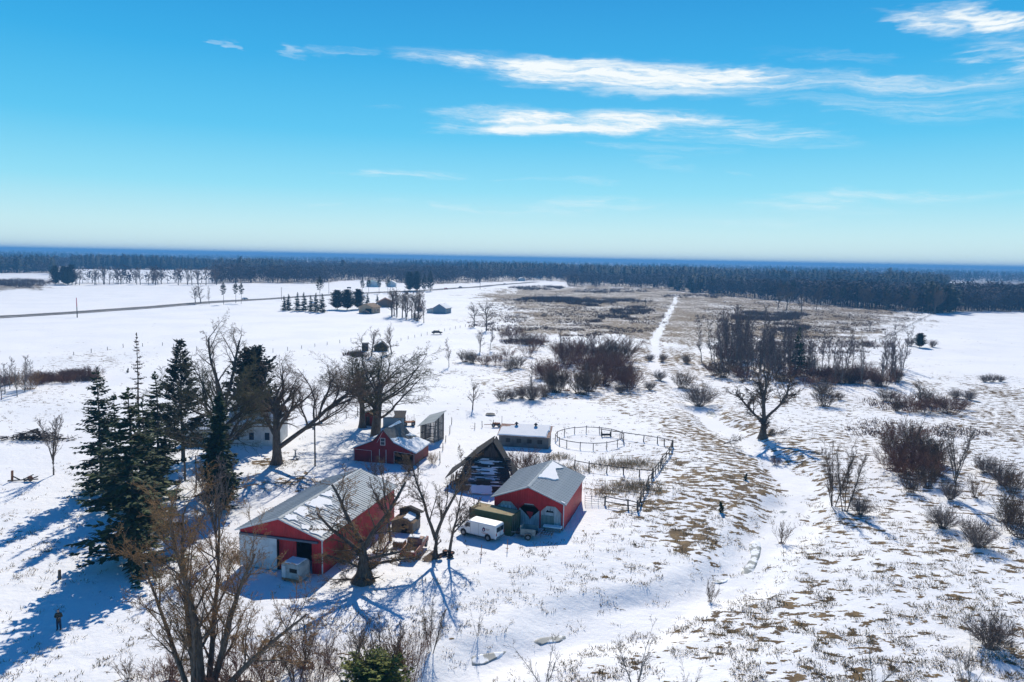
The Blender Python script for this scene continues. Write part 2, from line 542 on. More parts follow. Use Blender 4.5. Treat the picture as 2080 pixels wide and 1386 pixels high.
def strip(name, pts, width, m, lift, label, closed=None):
    """ribbon lying on the terrain along ground points"""
    P = [Vector(p) for p in pts]
    L = [0]
    for a, b in zip(P[:-1], P[1:]): L.append(L[-1] + (b - a).length)
    step = max(.8, L[-1] / 400)
    V = []; F = []
    n = int(L[-1] / step)
    nw = 6
    rows = []
    for i in range(n + 1):
        s = L[-1] * i / n
        k = max(j for j in range(len(L)) if L[j] <= s + 1e-9); k = min(k, len(P) - 2)
        t = (s - L[k]) / max(1e-6, L[k + 1] - L[k])
        rows.append(P[k].lerp(P[k + 1], t))
    for _ in range(6):
        rows = [rows[0]] + [(rows[i - 1] + rows[i] * 2 + rows[i + 1]) / 4 for i in range(1, n)] + [rows[-1]]
    for i, c in enumerate(rows):
        d = rows[min(n, i + 1)] - rows[max(0, i - 1)]
        r = Vector((d.y, -d.x, 0)).normalized()
        for j in range(nw + 1):
            q = c + r * width * (j / nw - .5)
            V.append((q.x, q.y, float(terrain(q.x, q.y)) + lift))
    for i in range(n):
        for j in range(nw):
            a = i * (nw + 1) + j
            F.append((a, a + nw + 1, a + nw + 2, a + 1))
    o = mesh_obj(name, V, F, m, smooth=True)
    tag(o, label, kind='structure')
    return o


M_asph = mat('asphalt', (.085, .082, .078), .9, (.13, .125, .12), .25, bump=.1)
M_shoulder = mat('gravel_shoulder', (.36, .33, .29), .95, (.55, .54, .53), .35, 5)
ROAD = [gp(*p) for p in [(-420, 672), (-150, 655), (0, 644), (157, 635), (300, 625), (430, 614), (570, 606), (675, 599), (760, 595), (850, 591), (960, 584), (1040, 577), (1090, 573)]]
strip('road_shoulder', ROAD, 12, M_shoulder, .22, 'snowy gravel shoulder of the country road')
strip('road', ROAD, 8.0, M_asph, .30, 'grey asphalt country road crossing the snowy fields')
M_track = mat('packed_snow', (.80, .83, .86), .6, (.72, .75, .78), .8, bump=.2)
M_ice = mat('stream_ice', (.25, .27, .26), .5, (.80, .83, .85), 1.1, 6, lo=.50, hi=.58, spec=.25)
ICE = [[(1522, 1102), (1532, 1095), (1546, 1098), (1548, 1113), (1544, 1130), (1538, 1146), (1530, 1163), (1518, 1168), (1502, 1168), (1506, 1160), (1518, 1150), (1524, 1135), (1526, 1120), (1521, 1112)],
       [(955, 1333), (975, 1328), (1030, 1321), (1020, 1332), (1000, 1342), (985, 1350), (955, 1353)],
       [(1078, 1302), (1095, 1295), (1150, 1290), (1152, 1296), (1140, 1304), (1110, 1306), (1095, 1312)],
       [(1443, 1183), (1455, 1178), (1482, 1175), (1478, 1181), (1462, 1186)],
       [(1580, 1040), (1590, 1037), (1600, 1039), (1594, 1043), (1584, 1043)],
       [(1432, 838), (1440, 832), (1452, 838), (1458, 848), (1446, 850), (1436, 846)]]
for i, pl in enumerate(ICE):
    c = [gp(*p) for p in pl]
    c = [c[j].lerp(c[(j + 1) % len(c)], t) for j in range(len(c)) for t in (0, .5)]
    cx = sum((q for q in c), Vector()) / len(c)
    V = []; F = []; n = len(c); K = 6
    for r_ in range(K):
        for q in c:
            w_ = cx.lerp(q, 1 - r_ / K); V.append((w_.x, w_.y, float(terrain(w_.x, w_.y)) + (.01 if r_ else -.12)))
    V.append((cx.x, cx.y, float(terrain(cx.x, cx.y)) + .01))
    for r_ in range(K - 1):
        for j in range(n): F.append((r_ * n + j, r_ * n + (j + 1) % n, (r_ + 1) * n + (j + 1) % n, (r_ + 1) * n + j))
    F += [((K - 1) * n + j, (K - 1) * n + (j + 1) % n, K * n) for j in range(n)]
    o = mesh_obj('ice', V, F, M_ice, smooth=True)
    if o.data.polygons[0].normal.z < 0: o.data.flip_normals()
    tag(o, ['long grey patch of bare stream ice by the bushes', 'grey ice patch at the bottom of the creek', 'thin grey ice sliver in the lower creek bed', 'small ice patch at the creek bend', 'tiny ice patch in the upper creek', 'pale ice ring beyond the corral'][i], kind='structure')

# ---------------------------------------------------------------- vegetation builders
def tubes(segs, n):
    """segments (p0, p1, r0, r1) -> vertices, quads"""
    S = np.array([(*a, *b, r0, r1) for a, b, r0, r1 in segs], float)
    p0, p1, r0, r1 = S[:, :3], S[:, 3:6], S[:, 6], S[:, 7]
    d = p1 - p0
    d /= np.linalg.norm(d, axis=1, keepdims=True) + 1e-9
    ref = np.where(np.abs(d[:, 2:3]) > .9, [[1., 0, 0]], [[0, 0, 1.]])
    u = np.cross(d, ref); u /= np.linalg.norm(u, axis=1, keepdims=True) + 1e-9
    w = np.cross(d, u)
    a = np.arange(n) * 2 * np.pi / n
    ring = u[:, None, :] * np.cos(a)[None, :, None] + w[:, None, :] * np.sin(a)[None, :, None]
    V = np.concatenate([p0[:, None] + ring * r0[:, None, None], p1[:, None] + ring * r1[:, None, None]], 1)
    base = np.arange(len(S))[:, None] * 2 * n
    i = np.arange(n); j = (i + 1) % n
    Fq = np.stack([base + i, base + j, base + n + j, base + n + i], -1).reshape(-1, 4)
    return V.reshape(-1, 3), Fq


def join_np(parts):
    V = []; Fs = []; k = 0
    for v, f in parts:
        V.append(v); Fs.append(f + k); k += len(v)
    return np.concatenate(V), np.concatenate(Fs)


def rnd_dir(rng, d, ang):
    """unit vector at angle ang from d, random roll"""
    x, y, z = d
    if abs(z) > .9: ax, ay, az_ = 1.0, 0.0, 0.0
    else: ax, ay, az_ = 0.0, 0.0, 1.0
    ux, uy, uz = y * az_ - z * ay, z * ax - x * az_, x * ay - y * ax
    l = math.sqrt(ux * ux + uy * uy + uz * uz); ux /= l; uy /= l; uz /= l
    wx, wy, wz = y * uz - z * uy, z * ux - x * uz, x * uy - y * ux
    ph = rng.random() * 2 * math.pi
    c, s = math.cos(ang), math.sin(ang)
    cp, sp = math.cos(ph) * s, math.sin(ph) * s
    return (x * c + ux * cp + wx * sp, y * c + uy * cp + wy * sp, z * c + uz * cp + wz * sp)


def grow(rng, p, d, L, r, lev, P, out):
    last = lev >= len(P['kids'])
    n = max(1, int(L / P['seg'][lev] * .5)) if last else max(2, int(L / P['seg'][lev]))
    st = L / n
    wa = P['wander'][lev]; tr = P['trop'][lev]; tp = P['taper'][lev]
    kids = P['kids'][lev] if lev < len(P['kids']) else 0
    kn = kids / max(1, n * (1 - P['start'][lev]))
    acc = rng.random()
    r = max(r, P['rmin'])
    for i in range(n):
        t0, t1 = i / n, (i + 1) / n
        ra, rb = max(P['rmin'], r * (1 - t0 * tp)), max(P['rmin'] * .7, r * (1 - t1 * tp))
        dx = d[0] + rng.gauss(0, wa); dy = d[1] + rng.gauss(0, wa); dz_ = d[2] + rng.gauss(0, wa) * .8 + tr
        l = math.sqrt(dx * dx + dy * dy + dz_ * dz_)
        d = (dx / l, dy / l, dz_ / l)
        q = (p[0] + d[0] * st, p[1] + d[1] * st, p[2] + d[2] * st)
        if q[2] < .15 and lev > 0: return
        out[lev].append((p, q, ra, rb))
        if kids and t1 > P['start'][lev]:
            acc += kn
            while acc >= 1:
                acc -= 1
                lo, hi = P['ang'][lev]
                dd = rnd_dir(rng, d, rng.uniform(lo, hi))
                if dd[2] < P['minz'][lev]: dd = (dd[0], dd[1], P['minz'][lev] + abs(dd[2]) * .3)
                f = rng.random()
                s = (p[0] + (q[0] - p[0]) * f, p[1] + (q[1] - p[1]) * f, p[2] + (q[2] - p[2]) * f)
                grow(rng, s, dd, L * P['len'][lev] * rng.uniform(.65, 1.15) * (1 - P['shrink'][lev] * t1), rb * P['rr'][lev], lev + 1, P, out)
        p = q


BASE = dict(seg=[.7, .6, .5, .4, .35], wander=[.05, .13, .17, .2, .2], trop=[.0, .03, .03, .03, .02], taper=[.55, .8, .85, .85, .7],
            kids=[9, 8, 6, 5], start=[.35, .22, .2, .15, 0], ang=[(.6, 1.2), (.5, 1.0), (.5, 1.0), (.4, 1.0)], minz=[-.1, -.35, -.6, -.9],
            len=[.8, .5, .5, .48], shrink=[.3, .35, .35, .3], rr=[.55, .55, .55, .6], rmin=.010)


def tree_segments(seed, stems, **kw):
    P = dict(BASE); P.update(kw)
    rng = random.Random(seed)
    out = [[] for _ in range(6)]
    for (p, d, L, r) in stems:
        l = math.sqrt(sum(k * k for k in d))
        grow(rng, p, tuple(k / l for k in d), L, r, 0, P, out)
    return out


def tree_meshes(name, seed, stems, flare=0.0, **kw):
    """trunk mesh (stem and heavy limbs) and crown mesh (everything finer)"""
    out = tree_segments(seed, stems, **kw)
    if flare:
        f = []
        for a, b, r0, r1 in out[0]:
            k = lambda z, r: r * (1 + flare * math.exp(-max(z, 0) / .8))
            f.append((a, b, k(a[2], r0), k(b[2], r1)))
        out[0] = f
    tv = [tubes(out[0], 8)]
    if out[1]: tv.append(tubes(out[1], 5))
    crown = [tubes(o, n) for o, n in ((out[2], 4), (out[3], 3), (out[4], 3), (out[5], 3)) if o]
    return join_np(tv), join_np(crown) if crown else None


def make_mesh(name, VF, m, smooth=True):
    o = mesh_obj(name, VF[0], VF[1], m, smooth=smooth)
    me = o.data
    bpy.data.objects.remove(o)
    return me


PROTO = {}


def proto(key, parts, H):
    """parts: list of (part name, mesh)"""
    PROTO[key] = (parts, H)


def bare(key, seed, H, stems, m_t=None, m_c=None, flare=0.0, **kw):
    t, c = tree_meshes(key, seed, stems, flare, **kw)
    top = max(t[0][:, 2].max(), c[0][:, 2].max() if c else 0)
    parts = [('trunk', make_mesh('trunk', t, m_t or M_bark))]
    if c: parts.append(('crown', make_mesh('crown', c, m_c or M_twig, False)))
    proto(key, parts, top)


def shrub(key, seed, H, n, spread, m, kids=(5, 5), r=.03, lean=(.0, .9), rmin=.011, **kw):
    rng = random.Random(seed)
    stems = []
    for i in range(n):
        a = rng.random() * 2 * math.pi
        ln = rng.uniform(*lean)
        d = (math.cos(a) * ln, math.sin(a) * ln, 1)
        q = rng.random() * spread
        stems.append(((math.cos(a) * q, math.sin(a) * q, 0.0), d, H * rng.uniform(.7, 1.05) / math.sqrt(1 + ln * ln * .3), r * rng.uniform(.6, 1.2)))
    P = dict(seg=[.35, .3, .25, .25], wander=[.08, .12, .15, .15], trop=[.03, .05, .04, .0], taper=[.75, .8, .8, .7], kids=list(kids), start=[.25, .2, .2, 0],
             ang=[(.25, .6), (.3, .7), (.3, .8)], minz=[0, -.1, -.3], len=[.48, .5, .5], shrink=[.4, .4, .3], rr=[.6, .6, .6], rmin=rmin)
    P.update(kw)
    out = tree_segments(seed, stems, **P)
    a = join_np([tubes(out[0], 3), tubes([((0, 0, -.1), (0, 0, .10), spread + .10, spread * .6 + .05)], 12)])
    b = join_np([tubes(o, 3) for o in out[1:] if o])
    top = max(a[0][:, 2].max(), b[0][:, 2].max())
    proto(key, [('stems', make_mesh('stems', a, m)), ('twigs', make_mesh('twigs', b, m, False))], top)


def kites(P, D, S, length, width):
    """leaf-like quads: P origin, D direction, S side vector"""
    L = np.asarray(length)[:, None]; Wd = np.asarray(width)[:, None]
    V = np.stack([P, P + D * L * .55 + S * Wd * .5, P + D * L, P + D * L * .45 - S * Wd * .5], 1).reshape(-1, 3)
    Fq = np.arange(len(V)).reshape(-1, 4)
    return V, Fq


def norm(a):
    return a / (np.linalg.norm(a, axis=1, keepdims=True) + 1e-9)


def conifer(key, seed, H, Wd, m, style='spruce', start=.05, whorl=.42, per=6, pts=8, leaf=.55, thin=1.0, trunk_r=None, mt=None):
    g = np.random.default_rng(seed)
    rng = random.Random(seed)
    trunk_r = trunk_r or H * .012
    tr = []
    n = 14
    px_, py_ = 0.0, 0.0
    pts_t = []
    for i in range(n + 1):
        pts_t.append((px_, py_, H * i / n))
        px_ += rng.gauss(0, .03); py_ += rng.gauss(0, .03)
    for i in range(n):
        f0, f1 = 1 - i / n, 1 - (i + 1) / n
        tr.append((pts_t[i], pts_t[i + 1], trunk_r * f0 + .02, trunk_r * f1 + .015))
    br = []; LP = []; LD = []; LS = []; LL = []
    z = H * start
    while z < H * .985:
        t = z / H
        tt = (t - start) / (1 - start)
        if style == 'spruce': prof = (1 - tt) ** .85 * .93 + .05
        elif style == 'dome': prof = min(1, .55 + tt * 2.2) * math.sqrt(max(0.02, 1 - tt ** 1.35)) * rng.choice((1, 1, .85, 1.1))
        elif style == 'column': prof = min(1, 1.6 * (1 - tt) + .05) * (.8 + .2 * math.sin(tt * 9))
        else: prof = (.55 + .45 * math.sin(math.pi * min(1, tt * 1.15))) * (1.05 - tt * .75)
        for k in range(per if rng.random() < thin else 2):
            if rng.random() > thin: continue
            a = rng.random() * 2 * math.pi
            L = Wd * prof * (rng.uniform(.42, 1.2) if style == 'spruce' else rng.uniform(.6, 1.12))
            if L < .12: L = .12
            if style == 'spruce': el_ = .15 - .55 * (1 - t) + rng.gauss(0, .08)
            elif style == 'column': el_ = .9
            elif style == 'dome': el_ = .25 + .3 * tt + rng.gauss(0, .15)
            else: el_ = .15 + .5 * tt + rng.gauss(0, .15)
            i = min(n - 1, int(t * n)); fr = t * n - i
            b = np.array(pts_t[i]) * (1 - fr) + np.array(pts_t[i + 1]) * fr
            h = np.array([math.cos(a), math.sin(a), 0])
            m_ = max(3, int(pts * (.4 + .6 * L / Wd)))
            u = np.linspace(.12 if style in ('spruce', 'column', 'dome') else .4, 1.0, m_)
            curve = .22 * u ** 2 * L if style == 'spruce' else .15 * u ** 2 * L
            Pp = b + h * (u * L)[:, None] * math.cos(el_) + np.array([0, 0, 1.]) * ((u * L * math.sin(el_)) + curve)[:, None]
            br.append((tuple(b), tuple(Pp[-1]), .02 + L * .010, .008))
            side = np.array([-h[1], h[0], 0])
            for sgn in (-1, 1, 0, 0):
                D = h * (.75 if sgn else 1.0) + side * sgn * .8 + g.normal(0, .3, (m_, 3)) + np.array([0, 0, -.25 if style == 'spruce' else .35])
                LP.append(Pp); LD.append(norm(D))
                LS.append(norm(np.cross(D, g.normal(0, .6, (m_, 3)) + np.array([0, 0, 1.]))))
                LL.append(leaf * g.uniform(.6, 1.3, m_) * (.55 + .45 * (1 - u)) * min(1, .35 + L / Wd))
        z += whorl * rng.uniform(.7, 1.3) * (1.0 if t < .7 else .75)
    # leader
    m_ = 10
    Pp = np.array([[pts_t[-1][0], pts_t[-1][1], H * (1 - .06 * i / m_)] for i in range(m_)])
    D = g.normal(0, .5, (m_, 3)) + np.array([0, 0, .9])
    LP.append(Pp); LD.append(norm(D)); LS.append(norm(np.cross(D, g.normal(0, 1, (m_, 3))))); LL.append(np.full(m_, leaf * .6))
    P_ = np.concatenate(LP); D_ = np.concatenate(LD); S_ = np.concatenate(LS); L_ = np.concatenate(LL)
    V, Fq = kites(P_, D_, S_, L_, L_ * g.uniform(.38, .6, len(L_)))
    keep = V.reshape(-1, 4, 3)[:, :, 2].min(1) > .1
    Fq = Fq[keep]
    t1 = join_np([tubes(tr, 7), tubes(br, 3)])
    proto(key, [('trunk', make_mesh('trunk', t1, mt or M_bark)), ('crown', make_mesh('crown', (V, Fq), m, False))], H)


def stand(kind, name, p, H, label, cat='tree', group=None, w=1.0, rz=None, seed=0, tilt=0.0):
    """put a plant of the given kind, scaled to height H, on ground point p"""
    parts, h0 = PROTO[kind]
    s = H / h0
    rng = random.Random(int(p.x * 13 + p.y * 7) + seed)
    e = empty(name, (p.x, p.y, p.z - .08), rng.random() * 6.28 if rz is None else rz)
    e.scale = (s * w, s * w, s)
    e.rotation_euler = (tilt, 0, e.rotation_euler[2])
    for pn, me in parts:
        o = bpy.data.objects.new(pn, me)
        COL.objects.link(o)
        o.parent = e
    tag(e, label, cat, group)
    return e


def at(kind, name, x, yb, yt, label, cat='tree', group=None, w=1.0, rz=None, seed=0):
    p = gp(x, yb)
    return stand(kind, name, p, h_at(p, yt), label, cat, group, w, rz, seed)


# --- kinds of plant
up = (0, 0, 1)
bare('oak', 12, 17, [((0, 0, 0), (.0, 0, 1), 9.5, .56)], M_bark, M_moss, flare=.45, rmin=.013, kids=[20, 10, 7, 6], ang=[(.6, 1.3), (.45, 1.0), (.5, 1.1), (.4, 1.1)], len=[.95, .46, .5, .5],
     start=[.40, .2, .2, .15, 0], wander=[.018, .12, .17, .2, .2], trop=[.02, .05, .04, .03, .0], shrink=[.2, .35, .35, .3], rr=[.42, .5, .5, .6], taper=[.5, .8, .85, .85, .7])
bare('oak_b', 23, 17, [((0, 0, 0), (.0, 0, 1), 9.2, .58)], M_bark, M_moss, flare=.4, rmin=.013, kids=[18, 10, 7, 6], ang=[(.6, 1.3), (.45, 1.0), (.5, 1.1), (.4, 1.1)], len=[.95, .46, .5, .5],
     start=[.42, .2, .2, .15, 0], wander=[.018, .12, .17, .2, .2], trop=[.02, .05, .04, .03, .0], shrink=[.2, .35, .35, .3], rr=[.42, .5, .5, .6], taper=[.5, .8, .85, .85, .7])
bare('oak_leaning', 37, 17, [((0, 0, 0), (.03, 0, 1), 9.5, .62), ((0, 0, 2.2), (1.0, .1, .75), 11.5, .34)], M_bark, M_twig, flare=.5, kids=[11, 10, 8, 6], ang=[(.4, .95), (.45, 1.0), (.5, 1.1), (.4, 1.1)],
     len=[.85, .48, .5, .5], start=[.42, .2, .2, .15, 0], wander=[.045, .15, .19, .22, .22], trop=[.01, .06, .05, .03, .0], shrink=[.2, .35, .35, .3], rr=[.6, .55, .55, .6], taper=[.45, .8, .85, .85, .7])
bare('elm_weeping', 5, 20, [((0, 0, 0), up, 11, .5), ((0, 0, 6), (.25, .1, 1), 10, .33), ((0, 0, 6.5), (-.3, -.1, 1), 10, .3)], M_bark, M_twig, flare=.3, kids=[6, 7, 6, 4], ang=[(.35, .8), (.4, .9), (.4, .9), (.3, .9)],
     len=[.55, .45, .5, .5], start=[.55, .25, .2, .1, 0], wander=[.05, .12, .16, .2, .2], trop=[.0, -.045, -.10, -.14, -.1], minz=[.2, -.5, -1, -1], shrink=[.2, .3, .3, .3], rr=[.55, .5, .5, .6])
bare('ash', 8, 12, [((0, 0, 0), (0, 0, 1), 2.6, .30), ((0, 0, 2.3), (-.35, .05, 1), 8.6, .2), ((0, 0, 2.3), (.30, 0, 1), 9.3, .21)], M_bark, M_twig, flare=.2, rmin=.010, kids=[9, 8, 7, 5], ang=[(.4, .8), (.4, .9), (.45, .95), (.4, 1.)],
     len=[.45, .5, .52, .5], start=[.2, .2, .15, .1, 0], wander=[.055, .11, .16, .2, .2], trop=[.01, .06, .05, .03, 0], shrink=[.35, .35, .3, .3], rr=[.5, .55, .55, .6], taper=[.7, .8, .8, .8, .7])
bare('ash_b', 19, 10, [((0, 0, 0), (.12, 0, 1), 9.0, .19), ((.3, 0, 2.6), (.75, .05, .9), 5.0, .10)], M_bark, M_twig, flare=.2, rmin=.010, kids=[11, 7, 6, 4], ang=[(.4, .8), (.4, .9), (.45, .95), (.4, 1.)],
     len=[.4, .5, .52, .5], start=[.3, .2, .15, .1, 0], wander=[.05, .11, .16, .2, .2], trop=[.01, .06, .05, .03, 0], shrink=[.35, .35, .3, .3], rr=[.5, .55, .55, .6], taper=[.75, .8, .8, .8, .7])
wst = [((0, 0, 0), (.02, .1, 1), 13.5, .36), ((-.4, 0, 0), (-.22, .15, 1), 13, .30), ((.5, .1, 0), (.42, 0, 1), 12, .30), ((.9, -.3, 0), (.85, -.15, .9), 11, .26), ((-.7, .2, 0), (-.5, .3, 1), 10.5, .22), ((.1, .5, 0), (.16, .35, 1), 13, .26), ((-.2, -.2, 0), (-.1, -.3, 1), 10, .2)]
bare('willow', 77, 16, wst, M_bark, M_twig_tan, kids=[14, 8, 6, 4], rmin=.010, ang=[(.4, .95), (.4, .9), (.45, .95), (.4, 1.)], len=[.42, .48, .5, .5], start=[.22, .2, .15, .1, 0],
     wander=[.05, .12, .16, .2, .2], trop=[.01, .07, .05, .03, 0], shrink=[.3, .35, .3, .3], rr=[.42, .55, .55, .6], taper=[.75, .82, .8, .8, .7])
bare('snag', 41, 11, [((0, 0, 0), (.1, 0, 1), 4.4, .62), ((0, 0, 2.6), (-.75, .1, .9), 6.0, .22), ((.1, 0, 3.4), (-.25, .2, 1), 7.2, .24), ((.2, 0, 3.8), (.3, 0, 1), 7.2, .25), ((.1, 0, 2.4), (.95, -.2, .55), 5.0, .2), ((0, 0, 1.6), (.9, .2, .2), 4.5, .18), ((0, 0, 1.4), (-.8, -.4, .5), 4.0, .14)],
     M_bark, M_twig_tan, flare=.8, kids=[12, 7, 6, 4], ang=[(.5, 1.2), (.5, 1.1), (.5, 1.1), (.4, 1.1)], len=[.42, .5, .5, .5], start=[.15, .1, .1, .1, 0], wander=[.08, .17, .2, .22, .22], trop=[.0, .0, -.02, -.03, 0], shrink=[.2, .3, .3, .3],
     rr=[.38, .5, .55, .6], taper=[.6, .8, .8, .8, .7], rmin=.012)
bare('lone', 61, 13, [((0, 0, 0), (0, 0, 1), 4.2, .52), ((0, 0, 3.2), (-.7, .1, .75), 7.5, .24), ((0, 0, 3.8), (-.15, 0, 1), 9, .27), ((0, 0, 3.6), (.5, -.1, 1), 8.5, .24), ((0, 0, 3.4), (.15, .5, 1), 8.5, .22)], M_bark, M_twig, flare=.6, rmin=.020,
     kids=[11, 8, 6, 4], ang=[(.35, .85), (.4, .9), (.45, 1.), (.4, 1.)], len=[.5, .48, .5, .5], start=[.25, .2, .15, .1, 0], wander=[.06, .12, .17, .2, .2], trop=[.03, .06, .05, .03, 0], shrink=[.35, .35, .3, .3], rr=[.5, .55, .55, .6], taper=[.55, .8, .8, .8, .7])
for i in range(3):   # thin poplars and other slender trees
    bare('aspen%d' % i, 90 + i, 12, [((0, 0, 0), (random.Random(i).uniform(-.06, .06), .03, 1), 11.5, .13)], M_bark_pale, M_aspen, kids=[22, 7, 4], ang=[(.35, .75), (.4, .8), (.4, .9)], len=[.26, .5, .5],
         start=[.22, .15, .1, 0], wander=[.035, .1, .14, .18], trop=[.0, .08, .06, .03], shrink=[.55, .4, .3], rr=[.45, .55, .6], taper=[.85, .8, .8, .7], rmin=.02)
for i in range(4):   # medium spreading trees seen from afar
    rr_ = random.Random(200 + i)
    bare('mid%d' % i, 200 + i, 12, [((0, 0, 0), (rr_.uniform(-.1, .1), 0, 1), 8.0, .26)], M_bark, M_twig, kids=[13, 8, 6], ang=[(.45, 1.05), (.4, .95), (.4, 1.)], len=[.62, .5, .5], start=[.28, .2, .15, 0],
         wander=[.06, .13, .17, .2], trop=[.0, .06, .05, .03], shrink=[.35, .35, .3], rr=[.55, .55, .6], taper=[.6, .8, .8, .7], rmin=.022)
bare('fan', 303, 8, [((0, 0, 0), up, 1.6, .11)] + [((0, 0, 1.2 + .2 * k), (math.cos(k * 2.4) * (.25 + .05 * k), math.sin(k * 2.4) * .4, 1), 5.6 - .25 * k, .06) for k in range(7)], M_bark, M_twig_grey, kids=[12, 5, 3], ang=[(.3, .6), (.35, .7), (.4, .8)],
     len=[.28, .5, .5], start=[.2, .15, .1, 0], wander=[.05, .1, .14, .18], trop=[.02, .07, .05, .03], shrink=[.4, .4, .3], rr=[.5, .6, .6], taper=[.8, .8, .8, .7], rmin=.014)
bare('multi', 311, 8, [((.3 * math.cos(k * 2.1), .3 * math.sin(k * 2.1), 0), (math.cos(k * 2.1) * .28, math.sin(k * 2.1) * .28, 1), 7.5 - .4 * (k % 4), .065) for k in range(6)], M_bark, M_twig, kids=[17, 7, 5], ang=[(.35, .75), (.4, .8), (.4, .9)],
     len=[.28, .5, .5], start=[.2, .15, .1, 0], wander=[.045, .1, .14, .18], trop=[.02, .07, .05, .03], shrink=[.45, .4, .3], rr=[.5, .55, .6], taper=[.8, .8, .8, .7], rmin=.009)
bare('sapling', 321, 5, [((.1 * math.cos(k * 2.1), .1 * math.sin(k * 2.1), 0), (math.cos(k * 2.1) * .35, math.sin(k * 2.1) * .35, 1), 4.6 - .4 * k, .035) for k in range(5)], M_bark_pale, M_twig_grey, kids=[9, 4, 2], ang=[(.35, .8), (.4, .8), (.4, .9)],
     len=[.32, .5, .5], start=[.2, .15, .1, 0], wander=[.05, .1, .14, .18], trop=[.01, .06, .05, .03], shrink=[.45, .4, .3], rr=[.5, .55, .6], taper=[.8, .8, .8, .7], rmin=.008)
shrub('bush', 401, 2.6, 80, .35, M_twig_grey, (6, 4), .016, (.05, 1.1), rmin=.008)
shrub('bush_b', 402, 2.6, 50, .6, M_twig, (6, 4), .018, (.0, .8), rmin=.009)
shrub('bush_red', 403, 2.4, 50, .8, M_twig_red, (6, 5), .016, (.0, .9), rmin=.008)
shrub('bush_thin', 404, 2.6, 16, .4, M_twig, (5, 4), .022, (.0, .8))
shrub('brush', 405, 4.5, 26, 1.3, M_twig_red, (8, 6), .026, (.0, .6), rmin=.010)
shrub('brush_tan', 406, 3.5, 30, 1.0, M_twig_tan, (7, 5), .03, (.0, .8), rmin=.013)
conifer('spruce', 1, 17, 3.5, M_needle, 'spruce', .05, .44, 7, 9, .80, thin=.86)
conifer('spruce_b', 2, 17, 3.1, M_needle, 'spruce', .05, .42, 7, 9, .78, thin=.80)
conifer('spruce_thin', 3, 18, 2.1, M_rust_leaf, 'spruce', .22, .55, 5, 6, .50, thin=.75)
conifer('spruce_far', 4, 10, 2.9, M_needle, 'spruce', .02, .5, 7, 6, 1.0)
conifer('pine', 5, 16, 3.2, M_needle2, 'pine', .45, .5, 5, 7, .95)
conifer('pine_full', 6, 14, 5.2, M_needle2, 'dome', .10, .42, 9, 9, 1.15)
conifer('pine_white', 7, 17, 3.9, M_needle2, 'pine', .12, .42, 7, 9, .85)
conifer('cedar', 9, 13, 1.7, M_needle, 'spruce', .15, .25, 7, 6, .8)
conifer('juniper', 10, 3.2, 2.3, M_needle3, 'dome', .02, .16, 12, 9, .42)
conifer('cedar_small', 12, 1.6, .5, M_needle, 'spruce', .02, .12, 6, 4, .3)

# --- far woods that read as one mass
def lod_trees(seed):
    g = np.random.default_rng(seed)
    kinds = []
    for k in range(6):                     # bare broadleaf: trunk and a spray of fine branches, unit height
        n = 42
        th = g.random(n) * 2 * np.pi; zz = g.uniform(.28, .95, n); rr_ = np.sqrt(g.random(n)) * .24 * np.sqrt(np.clip(1 - ((zz - .6) / .42) ** 2, .05, 1))
        tip = np.stack([rr_ * np.cos(th), rr_ * np.sin(th), zz], 1)
        root = tip - norm(g.normal(0, .75, (n, 3)) + np.stack([np.cos(th) * .6, np.sin(th) * .6, 0 * zz + .7], 1)) * g.uniform(.10, .24, (n, 1))
        s = norm(g.normal(0, 1, (n, 3))) * g.uniform(.014, .034, (n, 1))
        V = np.stack([root - s, root + s, tip], 1).reshape(-1, 3)
        F = np.arange(n * 3).reshape(-1, 3)
        w = .011
        tv = np.array([[-w, -w, -.05], [w, -w, -.05], [0, w, -.05], [0, 0, .75]])
        tf = np.array([[0, 1, 3], [1, 2, 3], [2, 0, 3]])
        kinds.append(join_np([(V, F), (tv, tf)]))
    con = []
    for k in range(4):                     # pines and spruces
        n = 70
        zz = g.uniform(.25 if k % 2 else .06, .97, n); th = g.random(n) * 2 * np.pi
        R_ = (.19 if k % 2 else .17) * ((1 - zz) ** .6 + .12)
        o = np.stack([0 * zz, 0 * zz, zz], 1)
        D = np.stack([np.cos(th), np.sin(th), g.uniform(-.5, .3, n)], 1) * R_[:, None] * g.uniform(.7, 1.3, (n, 1))
        s = np.stack([-np.sin(th), np.cos(th), g.normal(0, .3, n)], 1) * .045
        V = np.stack([o - s * .3, o + D - s, o + D * .8 + s + [0, 0, .05]], 1).reshape(-1, 3)
        F = np.arange(n * 3).reshape(-1, 3)
        w = .013
        tv = np.array([[-w, -w, -.05], [w, -w, -.05], [0, w, -.05], [0, 0, .9]])
        con.append(join_np([(V, F), (tv, np.array([[0, 1, 3], [1, 2, 3], [2, 0, 3]]))]))
    return kinds, con


LOD_BARE, LOD_CON = lod_trees(5)


def lod_far(seed, con):
    g = np.random.default_rng(seed)
    out = []
    for k in range(5):
        n = 20
        zz = g.uniform(.12, .92, n); th = g.random(n) * 2 * np.pi
        R_ = np.sqrt(g.random(n)) * ((.26 * np.sqrt(np.clip(1 - ((zz - .55) / .5) ** 2, .05, 1))) if not con else .20 * (1.05 - zz))
        tip = np.stack([R_ * np.cos(th), R_ * np.sin(th), zz], 1)
        s_ = norm(g.normal(0, 1, (n, 3)) * [1, 1, .5]) * g.uniform(.04, .075, (n, 1))
        root = tip - (np.stack([0 * zz, 0 * zz, g.uniform(.14, .30, n)], 1) if con else norm(g.normal(0, 1, (n, 3)) * [1, 1, .7] + [0, 0, .35]) * g.uniform(.10, .22, (n, 1)))
        out.append((np.stack([root - s_, root + s_, tip + [0, 0, .06]], 1).reshape(-1, 3), np.arange(n * 3).reshape(-1, 3)))
    return out


